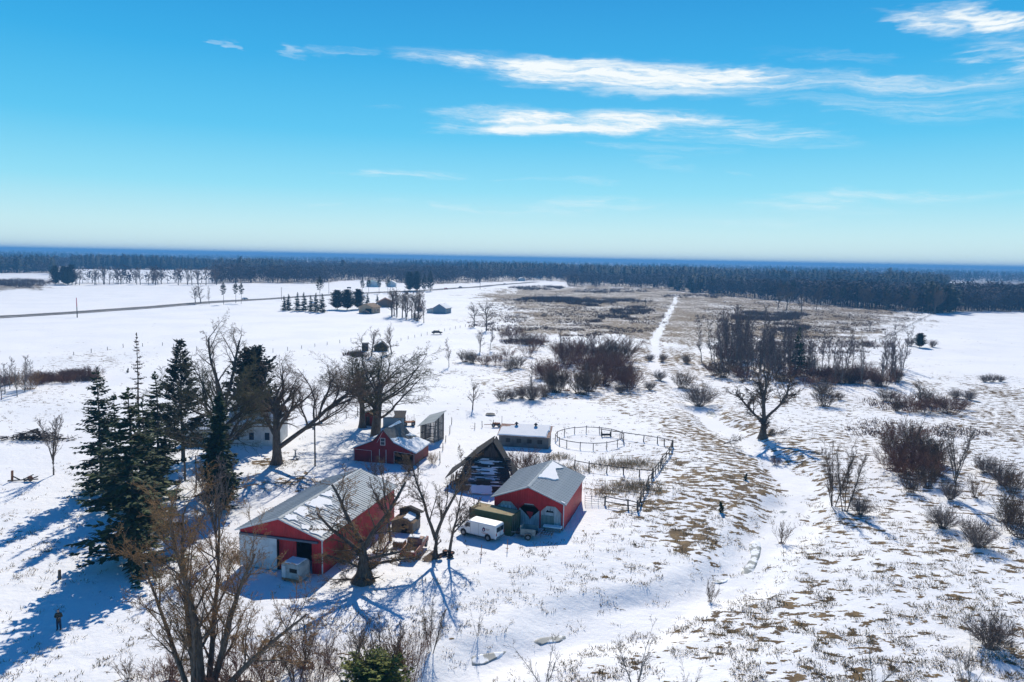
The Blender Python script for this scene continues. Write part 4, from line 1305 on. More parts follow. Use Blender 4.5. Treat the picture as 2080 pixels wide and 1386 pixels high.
def collapsed_barn():
    z0 = float(terrain(-4, 102))
    e = empty('collapsed_barn', (-7.5, 99.1, z0 - .05), R(-4))
    W = 7.8
    rng = random.Random(12)
    # surviving rear gable and sagging roof sides
    wall_panel('rear_gable', e, M_darkwood, [(1.0, 0), (7.4, 0), (6.6, 3.4), (4.9, 6.2), (2.6, 4.3), (1.2, 3.1)], 5.2, 5.35)
    wall_panel('inner_gable', e, M_darkwood, [(3.2, 3.0), (6.3, 3.0), (6.0, 3.9), (4.75, 6.0), (3.4, 4.2)], 3.2, 3.35)
    L = MB()
    def sheet(b, pts, t=.1):
        n = Vector(pts[1]) - Vector(pts[0]); n = n.cross(Vector(pts[2]) - Vector(pts[0])).normalized()
        if n.z < 0: n = -n
        k = len(pts)
        b.add([Vector(p) for p in pts] + [Vector(p) + n * t for p in pts], [tuple(range(k - 1, -1, -1)), tuple(range(k, 2 * k))] + [(i, (i + 1) % k, k + (i + 1) % k, k + i) for i in range(k)])
        return b
    sheet(MB(), [(4.85, 3.0, 6.15), (4.9, 6.2, 6.3), (2.3, 6.4, 4.4), (2.4, 2.6, 4.2)]).build('roof_side', M_oldroof, e)
    sheet(MB(), [(2.4, 2.6, 4.15), (2.3, 6.4, 4.35), (.2, 6.2, 2.4), (-.3, 1.6, 2.2)]).build('roof_side', M_oldroof, e)
    sheet(MB(), [(-.3, 1.6, 2.15), (.2, 6.2, 2.35), (-1.2, 6.0, 1.4), (-1.5, 1.2, 1.3)]).build('roof_eave', M_oldroof, e)
    sheet(MB(), [(4.95, 3.0, 6.15), (5.0, 6.2, 6.3), (6.7, 6.0, 3.6), (6.5, 2.6, 3.9)]).build('roof_side', M_oldroof, e)
    sheet(MB(), [(6.5, 2.6, 3.85), (6.7, 6.0, 3.55), (8.2, 5.8, 1.6), (7.7, 2.0, 1.9)]).build('roof_side', M_oldroof, e)
    sheet(MB(), [(7.7, 2.0, 1.88), (8.2, 5.8, 1.58), (9.6, 5.6, 1.0), (9.2, 1.6, 1.2)]).build('roof_eave', M_oldroof, e)
    # fallen front: planks lying across a slope, snow caught in stripes between them
    n = 24
    sheet(MB(), [(.1, -.3, .8), (7.7, -.3, .9), (6.9, 3.1, 3.75), (1.4, 3.1, 3.9)], .06).build('fallen_roof', M_darkwood, e)
    U = Vector((1, 0, 0)); O = Vector((0, -.3, .90)); V = Vector((0, 3.4, 2.9)); Lv = V.length; Vn = V.normalized()
    for i in range(n):
        v = Lv * (i + .4) / n; f = v / Lv
        q = O + Vn * v
        xl = .1 + 1.3 * f; xr = 7.7 - .8 * f
        x = xl + rng.uniform(-.6, .2)
        while x < xr:
            l = rng.uniform(.7, 2.6)
            if rng.random() < (.9 if (x < xl + 1.6 or x > xr - 2.2) else .42):
                MB().bar((x, q.y + rng.uniform(-.05, .05), q.z + .12 + rng.uniform(-.02, .12)), (min(x + l, xr + .5), q.y + rng.uniform(-.1, .1), q.z + .12 + rng.uniform(-.08, .14)), rng.uniform(.10, .17), .05, (0, -.65, .75)).build('plank', M_darkwood, e)
            x += l * rng.uniform(.7, 1.1)
        a0 = xl + rng.uniform(.1, 1.6); a1 = xr - rng.uniform(.2, 1.8)
        if rng.random() < .85:
            slab('snow_strip', e, O, U, V, jagged([(a0, v - .10), (a0 + .4, v - .14), (a1 - .3, v - .13), (a1, v - .06), (a1 - .5, v + rng.uniform(.0, .06)), (a0 + .3, v + rng.uniform(-.02, .05))], 300 + i, .03, 4), .04, M_snow, .05)
    # low front wall, half buried
    wall_panel('front_wall', e, M_brownwood, [(.4, 0), (7.5, 0), (7.3, 1.05), (5.2, 1.2), (5.1, 1.65), (3.0, 1.75), (2.9, 1.15), (.5, 1.0)], .12, .24)
    MB().box(3.05, 4.95, -.42, -.30, 1.0, 1.6).build('opening_shade_panel', M_dark, e)  # solid dark box, paints in the shade of a hole in the front
    slab('snow_cover', e, (1.9, -1.5, .1), U, (0, .95, .75), jagged([(.1, 0), (3.4, 0), (3.3, 1.2), (2.9, 1.35), (.4, 1.3)], 112, .1), .12, M_snow, .05)
    for i in range(9):
        x = 5.2 + rng.uniform(-.4, 2.0); z = .15 + .12 * i
        MB().bar((x, -.1 - rng.random() * .4, z), (x + rng.uniform(.8, 1.6), -.05 - rng.random() * .3, z + rng.uniform(-.1, .15)), .12, .05).build('plank', M_darkwood, e)
    for i in range(8):
        x = -.9 + rng.uniform(-.2, .6)
        MB().bar((x, .4 + i * .45, 0), (x + .25, .5 + i * .45, 1.6 + rng.uniform(-.5, .4)), .16, .05).build('plank', M_brownwood, e)
    slab('snow_cover', e, (8.1, 2.4, 1.95), (0, 1, 0), (1.6, 0, -.7), jagged([(.0, .2), (2.6, .3), (2.6, .75), (.0, .6)], 113, .06), .1, M_snow, .08)
    tag(e, 'collapsed dark timber barn with snow caught between fallen roof planks', 'barn')


collapsed_barn()


def small_sheds():
    c = gp(795, 1080)
    e = empty('garden_shed', (c.x, c.y, c.z - .05), R(-13))
    W, D, ev, rg = 2.6, 2.5, 1.3, 1.75
    wall_panel('front_wall', e, M_brownwood, gable_profile(W, ev, rg), 0, .08)
    wall_panel('back_wall', e, M_brownwood, [(0, 0), (W, 0), (W, 1.9), (W / 2, 2.35), (0, 1.95)], D, D + .1)
    for x in (0, W - .08): MB().box(x, x + .08, .083, D - .003, 0, ev - .02).build('side_wall', M_greywood, e)
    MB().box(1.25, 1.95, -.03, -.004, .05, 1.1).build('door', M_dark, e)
    for sx, nm in ((0, 'a'), (1, 'b')):
        a = Vector((-.15 if sx == 0 else W + .15, D / 2, ev - .05)); b = Vector((W / 2, D / 2, rg + .02))
        MB().bar(a, b, D - .02, .05, (0, 0, 1)).build('roof_slope', M_brownwood, e)
    slab('roof_snow', e, (W / 2, .05, rg + .05), (0, 1, 0), (W / 2 + .1, 0, ev - rg - .05), jagged([(.1, .05), (2.2, .05), (2.3, .9), (1.4, 1.2), (.1, 1.1)], 121, .05), .08, M_snow, .03)
    MB().prism([(-.1, 1.88), (W / 2, 2.36), (W + .35, 1.80), (W + .35, 1.86), (W / 2, 2.44), (-.1, 1.96)], 'y', D - .35, D + .3).build('rear_roof', M_darkwood, e)
    tag(e, 'small brown wooden shed behind the rusty pickup', 'shed')
    # white booth in the pole barn doorway
    c = gp(572, 1179)
    e = empty('white_booth', (c.x, c.y, c.z - .03), R(-20))
    W, D, h = 2.05, 1.7, 1.85
    MB().prism([(0, .15), (W, .15), (W, h - .25), (W - .15, h), (.15, h), (0, h - .25)], 'y', 0, D).build('body', mat('dented_white_panel', (.42, .45, .45), .6, (.25, .27, .26), 1.3, 5, col3=(.16, .12, .08)), e)
    MB().box(.95, 1.8, -.03, -.003, 1.0, 1.4).build('window', M_dark, e)
    MB().box(.1, .5, -.04, -.003, .3, 1.55).build('side_hatch', M_trim, e)
    MB().box(.05, W - .05, -.06, -.004, .15, .38).build('rusty_sill', M_rust, e)
    slab('roof_snow', e, (.2, .08, h), (1, 0, 0), (0, 1, 0), jagged([(0, 0), (1.65, 0), (1.65, 1.5), (0, 1.5)], 131, .04), .08, M_snow, .003)
    for x in (.2, W - .35): MB().box(x, x + .15, .05, D - .05, 0, .15).build('skid', M_darkwood, e)
    tag(e, 'dented white booth with dark window standing in the pole barn doorway', 'booth')
    # little sheds behind the oaks
    c = gp(736, 864)
    e = empty('tool_shed', (c.x, c.y, c.z - .05), R(-12))
    wall_panel('front_wall', e, M_redold, [(0, 0), (2.3, 0), (2.3, 2.1), (1.15, 2.7), (0, 2.1)], 0, .08)
    wall_panel('back_wall', e, M_redold, [(0, 0), (2.3, 0), (2.3, 2.1), (1.15, 2.7), (0, 2.1)], 2.4, 2.48)
    for x in (0, 2.22): MB().box(x, x + .08, .083, 2.397, 0, 2.08).build('side_wall', M_redold, e)
    for a in ((-.15, 2.05), (2.45, 2.05)): MB().bar((a[0], 1.24, a[1]), (1.15, 1.24, 2.75), 2.8, .06, (0, 0, 1)).build('roof_slope', M_shingle, e)
    MB().box(.75, 1.5, -.03, -.004, .05, 1.8).build('door', M_darkwood, e)
    tag(e, 'little dull red shed glimpsed behind the oak trunk', 'shed')
    c = gp(778, 869)
    e = empty('wood_shed', (c.x, c.y, c.z - .05), R(3))
    W, D = 3.9, 3.2
    MB().box(0, W, 0, .1, 0, 2.0).build('front_wall', M_blue, e)
    MB().box(0, W, D - .1, D, 0, 2.45).build('back_wall', M_darkwood, e)
    for x in (0, W - .1): MB().prism([(.103, 0), (D - .103, 0), (D - .103, 2.47), (.103, 1.99)], 'x', x, x + .1).build('side_wall', M_darkwood, e)
    MB().add([(x, y, 2.02 + .16 * y + k) for k in (.02, .09) for x, y in ((-.2, -.35), (W + .2, -.35), (W + .2, D + .2), (-.2, D + .2))], [(0, 3, 2, 1), (4, 5, 6, 7), (0, 1, 5, 4), (1, 2, 6, 5), (2, 3, 7, 6), (3, 0, 4, 7)]).build('roof', M_darkwood, e)
    slab('roof_snow', e, (0, 0, 2.1), (1, 0, 0), (0, 1, .16), jagged([(-.15, -.3), (1.9, -.3), (2.1, 1.2), (1.6, 3.2), (-.15, 3.2)], 141, .07), .08, M_snow, .03)
    MB().box(2.9, 3.4, -.05, -.004, 1.2, 1.7).build('window', M_glass, e)
    tag(e, 'blue fronted low shed with patchy snow roof behind the old red barn', 'shed')
    # collapsed shack in the field
    c = gp(760, 713)
    e = empty('field_shack', (c.x, c.y, c.z - .05), R(5))
    wall_panel('front_wall', e, M_darkwood, [(0, 0), (4.4, 0), (4.4, 1.3), (2.6, 3.1), (0, 1.6)], 0, .1)
    MB().bar((4.8, 1.6, 1.0), (2.55, 1.6, 3.2), 3.6, .08, (0, 0, 1)).build('roof_slope', M_darkwood, e)
    MB().bar((-.3, 1.6, 1.4), (2.55, 1.6, 3.2), 3.6, .08, (0, 0, 1)).build('roof_slope', M_blue, e)
    MB().box(-4.1, -2.1, .2, 2.2, 0, 2.5).build('side_bin', M_darkwood, e)
    MB().box(-4.2, -2.0, .1, 2.3, 2.505, 2.6).build('bin_lid', M_greywood, e)
    MB().bar((-6.5, 1, .9), (-4.2, 1, 1.5), .3, .15).build('fallen_beam', M_tan, e)
    tag(e, 'dark sagging shack in the field edge behind the bare trees', 'shack')


small_sheds()


def farmhouse():
    z0 = float(terrain(-44, 124))
    e = empty('farmhouse', (-47.2, 121.0, z0 - .05), R(2))
    W, D, ev, rg = 8.0, 7.0, 3.7, 6.3
    # ridge runs left-right; long snowy slope faces the camera
    MB().box(0, W, 0, .15, 0, ev).build('front_wall', M_housewhite, e)
    MB().box(0, W, D - .15, D, 0, ev).build('back_wall', M_housewhite, e)
    for x in (0, W - .15): MB().prism([(.153, 0), (D - .153, 0), (D - .153, ev), (D / 2, rg - .1), (.153, ev)], 'x', x, x + .15).build('gable_wall', M_housewhite, e)
    for s in (0, 1):
        y0, y1 = (-.4, D / 2) if s == 0 else (D + .4, D / 2)
        z_e = ev - .25
        MB().bar((W / 2, y0, z_e), (W / 2, y1, rg), W + .8, .12, (0, 0, 1)).build('roof_slope', M_shingle, e)
    slab('roof_snow', e, (-.4, -.4, ev - .17), (1, 0, 0), (0, D / 2 + .4, rg - ev + .25), jagged([(.05, .05), (8.7, .05), (8.7, 4.6), (.05, 4.6)], 151, .06), .12, M_snow, .03)
    for x in (1.0, 3.4, 6.0):
        w = MB().box(x, x + .95, -.06, -.004, 1.0, 2.4).build('window', M_trim, e)
        MB().box(x + .08, x + .87, -.08, -.062, 1.08, 2.32).build('pane', M_glass, w)
    d = MB().box(4.9, 6.6, 1.0, 3.2, 4.5, 5.6).build('dormer', M_housewhite, e)
    MB().box(5.1, 6.4, .94, .996, 4.7, 5.35).build('dormer_window', M_glass, d)
    MB().bar((4.7, 2.0, 5.55), (6.8, 2.0, 5.75), 2.5, .08, (0, 0, 1)).build('dormer_roof', M_shingle, d)
    MB().box(2.2, 2.8, 3.2, 3.8, rg - .3, rg + 1.0).build('chimney', mat('chimney_brick', (.25, .09, .06), .9, (.18, .07, .05), 4), e)
    # left wing
    MB().box(-7.5, -.02, 1.0, 5.5, 0, 2.6).build('wing_wall', M_housewhite, e)
    MB().bar((-3.75, .6, 2.45), (-3.75, 3.25, 3.9), 7.9, .1, (0, 0, 1)).build('wing_roof', M_shingle, e)
    MB().bar((-3.75, 5.9, 2.45), (-3.75, 3.25, 3.9), 7.9, .1, (0, 0, 1)).build('wing_roof', M_shingle, e)
    slab('wing_snow', e, (-7.6, .6, 2.52), (1, 0, 0), (0, 2.65, 1.45), jagged([(.05, .05), (7.7, .05), (7.7, 2.9), (.05, 2.9)], 152, .05), .12, M_snow, .03)
    for x in (-6, -3):
        w = MB().box(x, x + .9, .94, .996, 1.0, 2.1).build('window', M_trim, e)
        MB().box(x + .08, x + .82, .92, .938, 1.08, 2.02).build('pane', M_glass, w)
    tag(e, 'white farmhouse with snowy roof half hidden behind the evergreens', 'house')


farmhouse()


def far_house(name, x, y, rz, W, D, ev, rg, mw, mr, label, front_gable=True, door=None, snow=False, cat='house', wins=2):
    c = gp(x, y)
    e = empty(name, (c.x, c.y, c.z - .1), rz)
    wall_panel('front_wall', e, mw, gable_profile(W, ev, rg), 0, .2)
    wall_panel('back_wall', e, mw, gable_profile(W, ev, rg), D - .2, D)
    for xx in (0, W - .2): MB().box(xx, xx + .2, .203, D - .203, 0, ev - .02).build('side_wall', mw, e)
    for xx in (-.5, W + .5):
        MB().bar((xx, D / 2, ev - (rg - ev) / (W / 2) * .5 + .05), (W / 2, D / 2, rg + .08), D + 1.0, .15, (0, 0, 1)).build('roof_slope', mr, e)
    if snow:
        for xx in (-.5, W + .5):
            A = Vector((W / 2, -.4, rg + .14)); V = Vector((xx - W / 2, 0, ev - (rg - ev) / (W / 2) * .5 + .05 - rg - .08)); L = V.length
            slab('roof_snow', e, A, (0, 1, 0), V, jagged([(0, .1), (D + .8, .1), (D + .8, L - .2), (0, L - .1)], int(x), .1), .12, M_snow, .03)
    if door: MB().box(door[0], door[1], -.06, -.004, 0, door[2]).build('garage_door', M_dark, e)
    for i in range(wins):
        yy = D * (i + .7) / (wins + .6)
        MB().box(W + .004, W + .06, yy, yy + 1.2, 1.1, 2.2).build('window', M_glass, e)
        MB().box(-.06, -.004, yy, yy + 1.2, 1.1, 2.2).build('window', M_glass, e)
    tag(e, label, cat)
    return e


far_house('garage', 729, 636, R(-18), 8.5, 9, 3.6, 5.4, M_tan, M_shingle, 'tan garage with brown roof and dark open door across the white field', door=(4.2, 7.8, 2.8), cat='garage')
far_house('brown_house', 768, 624, R(10), 9, 10, 3.2, 5.6, mat('brown_house_siding', (.20, .13, .10), .9), mat('red_brown_roof', (.24, .12, .07), .9), 'brown house with reddish roof behind the tan garage')
far_house('grey_house', 880, 637, R(-16), 7.5, 9, 3.2, 5.4, M_blue, M_shingle, 'blue grey house with snowy roof right of the bare clump', snow=True)
far_house('white_lean_to', 867, 636, R(-5), 5, 4, 2.0, 2.8, M_housewhite, M_shingle, 'low white outbuilding left against the blue grey house', snow=True, cat='shed', wins=1)
far_house('dark_shed', 846, 632, R(0), 3.2, 3.5, 2.1, 2.8, M_darkwood, M_roofrust, 'small dark shed left of the lone crooked tree', cat='shed', wins=0)
far_house('green_roof_building', 746, 583, R(14), 13, 16, 4.2, 6.6, M_housewhite, mat('green_metal_roof', (.22, .38, .32), .5), 'white building with pale green roof beyond the road', cat='building')
far_house('white_barn', 786, 583, R(5), 9, 12, 4.0, 6.4, M_housewhite, M_galv, 'white gabled barn beyond the road pines', snow=True, cat='barn')
far_house('far_farm_house', 1091, 566, R(0), 9, 10, 3.5, 5.5, M_housewhite, M_shingle, 'tiny white house beside the far end of the road', snow=True)
far_house('far_cottage', 1056, 571, R(20), 8, 9, 3, 5, M_housewhite, M_shingle, 'tiny pale cottage left of the far road bend', snow=True)
far_house('woods_cabin', 978, 560, R(0), 12, 9, 3.0, 4.8, M_blue, M_shingle, 'snow roofed cabin in the far clearing left of the road', snow=True)
# ---------------------------------------------------------------- vehicles and yard things
def wheel(parent, c, r, w, axis='y', name='wheel'):
    c = Vector(c); a = Vector((0, 1, 0)) if axis == 'y' else Vector((1, 0, 0))
    t = MB().cyl(c - a * w / 2, c + a * w / 2, r, r, 18).build(name, M_black, parent)
    MB().cyl(c - a * (w / 2 + .012), c + a * (w / 2 + .012), r * .58, r * .5, 14).build('rim', M_steel, t)
    return t


def bevel(o, w=.05, seg=2):
    m = o.modifiers.new('bevel', 'BEVEL'); m.width = w; m.segments = seg; m.limit_method = 'ANGLE'
    return o


M_vanwhite = mat('white_van_paint', (.74, .76, .78), .35, (.66, .68, .70), .7, spec=.5)


def van():
    a, b = gp(941, 1089), gp(997, 1101)
    d = (b - a); d.z = 0; L = d.length; d.normalize()
    rz = math.atan2(d.y, d.x)
    o = a - d * .85
    e = empty('white_van', (o.x, o.y, max(a.z, b.z) + .0), rz)
    W, H = 1.76, 1.92
    pr = [(0, .36), (-.02, .82), (.10, .95), (.85, 1.10), (1.28, 1.76), (1.5, 1.88), (5.05, H), (5.2, 1.80), (5.24, .36)]
    bevel(MB().prism(pr, 'y', 0, W).build('body', M_vanwhite, e), .09, 3)
    sk = MB()
    for x in (.85, 4.15): sk.cyl((x, -.012, .40), (x, W + .012, .40), .42, .42, 20)
    sk.build('wheel_arches', M_dark, e)
    for x in (.85, 4.15):
        for y in (.07, W - .07): wheel(e, (x, y, .34), .35, .20)
    for y0, y1 in ((-.012, .004), (W - .004, W + .012)):
        MB().prism([(.98, 1.16), (1.75, 1.16), (1.75, 1.66), (1.33, 1.66)], 'y', y0, y1).build('side_window', M_glass, e)
        MB().prism([(1.80, .5), (1.815, .5), (1.815, 1.72), (1.80, 1.72)], 'y', y0, y1).build('door_seam', M_dark, e)
        MB().prism([(2.9, .5), (2.912, .5), (2.912, 1.76), (2.9, 1.76)], 'y', y0, y1).build('door_seam', M_dark, e)
    n = Vector((-.66, 0, .43)).normalized()
    MB().add([Vector(p) + n * .01 for p in ((.92, .12, 1.15), (.92, W - .12, 1.15), (1.27, W - .2, 1.71), (1.27, .2, 1.71))], [(0, 3, 2, 1)]).build('windscreen', M_glass, e)
    for y in (.16, W / 2 + .04): bevel(MB().box(5.20, 5.26, y, y + W / 2 - .22, 1.12, 1.66).build('rear_window', M_glass, e), .02)
    MB().box(5.235, 5.25, W / 2 - .01, W / 2 + .01, .5, 1.78).build('rear_door_seam', M_dark, e)
    bevel(MB().box(5.2, 5.36, .05, W - .05, .40, .56).build('rear_bumper', M_steel, e), .03)
    bevel(MB().box(-.14, .02, .05, W - .05, .36, .56).build('front_bumper', M_steel, e), .03)
    for y in (.03, W - .17): MB().box(5.225, 5.26, y, y + .12, .75, 1.08).build('tail_light', mat('red_lens', (.35, .01, .01), .3), e)
    for y in (.10, W - .42): MB().box(-.045, .0, y, y + .32, .62, .80).build('headlight', M_trim, e)
    for y in (-.2, W + .02): bevel(MB().box(1.25, 1.37, y, y + .18, 1.14, 1.36).build('mirror', M_black, e), .02)
    # emblem and small lettering on the side
    lg = MB(); lg.prism([(3.42, 1.02), (3.62, .98), (3.80, 1.10), (3.78, 1.40), (3.60, 1.52), (3.48, 1.40), (3.40, 1.22)], 'y', -.018, -.004); em = lg.build('emblem', mat('emblem_blue', (.03, .03, .10), .5), e)
    MB().prism([(3.50, 1.10), (3.64, 1.06), (3.66, 1.26), (3.55, 1.30)], 'y', -.024, -.0185).build('emblem_face', mat('emblem_white', (.7, .6, .6), .5), em)
    MB().prism([(3.60, 1.22), (3.74, 1.2), (3.72, 1.34), (3.62, 1.36)], 'y', -.024, -.0185).build('emblem_red', mat('emblem_red', (.4, .03, .03), .5), em)
    for k, (x0, x1, z, c) in enumerate([(3.86, 4.35, 1.34, (.35, .25, .2)), (3.88, 4.25, 1.22, (.4, .3, .25)), (3.3, 4.2, .84, (.55, .25, .2)), (3.5, 4.3, .74, (.55, .28, .22))]):
        t = MB(); x = x0; r_ = random.Random(k)
        while x < x1:
            w = r_.uniform(.04, .09); t.box(x, x + w, -.010, -.004, z, z + .06); x += w + .025
        o_ = t.build('lettering', mat('lettering%d' % k, c, .6), e); o_['kind'] = 'stuff'
    tag(e, 'white panel van with dark emblem parked beside the green container', 'van')


van()


def container():
    z0 = float(terrain(-2, 84))
    e = empty('shipping_container', (-4.58, 84.08, z0), R(-27.5))
    L, W, H = 5.5, 2.2, 2.45
    n = 34
    g_ = mat('green_container', (.045, .085, .045), .7, (.07, .10, .05), 1.2, 5, col3=(.12, .09, .05))
    def corr(p0, p1, out):
        """corrugated side from p0 to p1"""
        V = []; F = []
        p0 = Vector(p0); p1 = Vector(p1); out = Vector(out)
        for i in range(n * 4 + 1):
            t = i / (n * 4); k = (0, 0, 1, 1)[i % 4]
            q = p0.lerp(p1, t) + out * (.035 * k)
            V += [q + Vector((0, 0, .14)), q + Vector((0, 0, H - .10))]
        for i in range(n * 4): F.append((2 * i, 2 * i + 2, 2 * i + 3, 2 * i + 1))
        return mesh_obj('side_panel', V, F, g_, e)
    corr((.06, .0, 0), (L - .06, .0, 0), (0, -1, 0)); corr((L - .06, W, 0), (.06, W, 0), (0, 1, 0))
    V = []; F = []
    for i in range(n * 4 + 1):
        k = (0, 0, 1, 1)[i % 4]; x = .06 + (L - .12) * i / (n * 4)
        V += [(x, .04, H - .04 + .03 * k), (x, W - .04, H - .04 + .03 * k)]
    for i in range(n * 4): F.append((2 * i, 2 * i + 2, 2 * i + 3, 2 * i + 1))
    mesh_obj('roof_panel', V, F, mat('rusty_tan_roof', (.45, .36, .20), .8, (.36, .30, .16), 1.0, 5, col3=(.30, .12, .05)), e)
    fr = MB()
    for y in (0, W):
        fr.bar((0, y, H - .06), (L, y, H - .06), .10); fr.bar((0, y, .08), (L, y, .08), .14)
    for x in (0, L):
        fr.bar((x, 0, H - .06), (x, W, H - .06), .102); fr.bar((x, 0, .08), (x, W, .08), .142)
        for y in (0, W): fr.bar((x, y, 0), (x, y, H), .12)
    fr.build('frame', g_, e)
    MB().box(-.02, .02, .07, W - .07, .15, H - .12).build('end_wall', g_, e)
    for y0, y1 in ((.07, W / 2 - .01), (W / 2 + .01, W - .07)):
        d = MB().box(L - .03, L + .015, y0, y1, .15, H - .12).build('door', g_, e)
        for yy in (y0 + .25, y1 - .25): MB().cyl((L + .04, yy, .2), (L + .04, yy, H - .2), .022, n=6).build('lock_bar', M_steel, d)
    tag(e, 'green shipping container with rusty tan roof behind the white van', 'container')


container()


def pickup():
    c = gp(812, 1139)
    e = empty('pickup_truck', (c.x, c.y, c.z + .02), R(-10))
    W = 1.66
    pr = mat('faded_red_paint', (.26, .055, .045), .6, (.32, .14, .11), 1.4, 5, col3=(.22, .13, .09))
    # bed
    MB().box(.06, W - .06, .10, 2.2, .52, .58).build('bed_floor', M_rust, e)
    for x0, x1 in ((0, .10), (W - .10, W)): bevel(MB().box(x0, x1, .06, 2.26, .42, 1.02).build('bed_side', pr, e), .02)
    tg = bevel(MB().box(.03, W - .03, .0, .055, .48, 1.0).build('tailgate', pr, e), .015)
    MB().box(.35, W - .35, -.012, -.002, .66, .84).build('tailgate_band', M_roofrust, tg)
    bevel(MB().box(-.03, W + .03, -.16, -.03, .36, .48).build('rear_bumper', M_steel, e), .02)
    for x in (.02, W - .14): MB().box(x, x + .12, -.03, -.002, .62, .80).build('tail_light', mat('red_lens', (.35, .01, .01), .3), e)
    bevel(MB().prism([(2.28, .42), (4.95, .42), (5.0, .86), (4.85, .98), (3.75, 1.02), (3.40, 1.50), (2.5, 1.53), (2.30, 1.0)], 'x', .0, W).build('cab', pr, e), .06, 2)
    for i in range(4):
        x = .16 + i * .345
        MB().add([(x, 2.345, 1.08), (x + .30, 2.345, 1.08), (x + .30, 2.47, 1.42), (x, 2.47, 1.42)], [(0, 1, 2, 3)]).build('rear_window', M_glass, e)
    for x0, x1 in ((-.012, .004), (W - .004, W + .012)): MB().prism([(2.5, 1.06), (3.62, 1.06), (3.36, 1.42), (2.58, 1.42)], 'x', x0, x1).build('side_window', M_glass, e)
    MB().add([(.12, 3.70, 1.09), (W - .12, 3.70, 1.09), (W - .18, 3.47, 1.43), (.18, 3.47, 1.43)], [(0, 1, 2, 3)]).build('windscreen', M_glass, e)
    for y in (.75, 4.15):
        for x in (.08, W - .08): wheel(e, (x, y, .34), .35, .2, 'x')
    slab('cab_snow', e, (.1, 2.55, 1.545), (1, 0, 0), (0, 1, 0), jagged([(0, 0), (1.2, .0), (1.25, .3), (1.0, .75), (.0, .8)], 201, .04), .09, M_snow, .005)
    slab('hood_snow', e, (.1, 3.8, 1.03), (1, 0, 0), (0, 1, -.05), jagged([(0, 0), (1.3, 0), (1.45, .5), (1.4, 1.0), (.1, 1.0)], 202, .05), .07, M_snow, .005)
    slab('bed_snow', e, (.15, .2, .585), (1, 0, 0), (0, 1, 0), jagged([(0, 0), (1.35, .1), (1.3, 1.2), (.7, 1.0), (.6, 1.9), (.05, 1.8)], 203, .06), .05, M_snow, .004)
    rng = random.Random(3)
    for i in range(7):
        x, y = rng.uniform(.25, 1.2), rng.uniform(.3, 1.9)
        MB().bar((x, y, .66), (x + rng.uniform(-.3, .3), y + rng.uniform(-.4, .4), .72 + rng.random() * .1), .08, .05).build('scrap', M_darkwood, e)
    tag(e, 'faded red pickup truck with snow on cab and hood, seen from behind', 'pickup')
    c = gp(798, 1111)
    e = empty('wooden_crate', (c.x, c.y, c.z), R(-18))
    MB().box(0, 1.15, 0, 1.0, 0, .55).build('box', mat('red_brown_crate', (.26, .09, .035), .9, (.18, .07, .03), 2), e)
    for z in (.12, .36): MB().box(-.025, 1.175, -.025, -.003, z, z + .09).build('batten', M_brownwood, e)
    slab('snow_top', e, (.0, .0, .55), (1, 0, 0), (0, 1, 0), jagged([(0, 0), (1.15, 0), (1.15, 1.0), (0, 1.0)], 204, .03), .10, M_snow, .003)
    tag(e, 'orange-brown crate topped with snow beside the pickup', 'crate')


pickup()


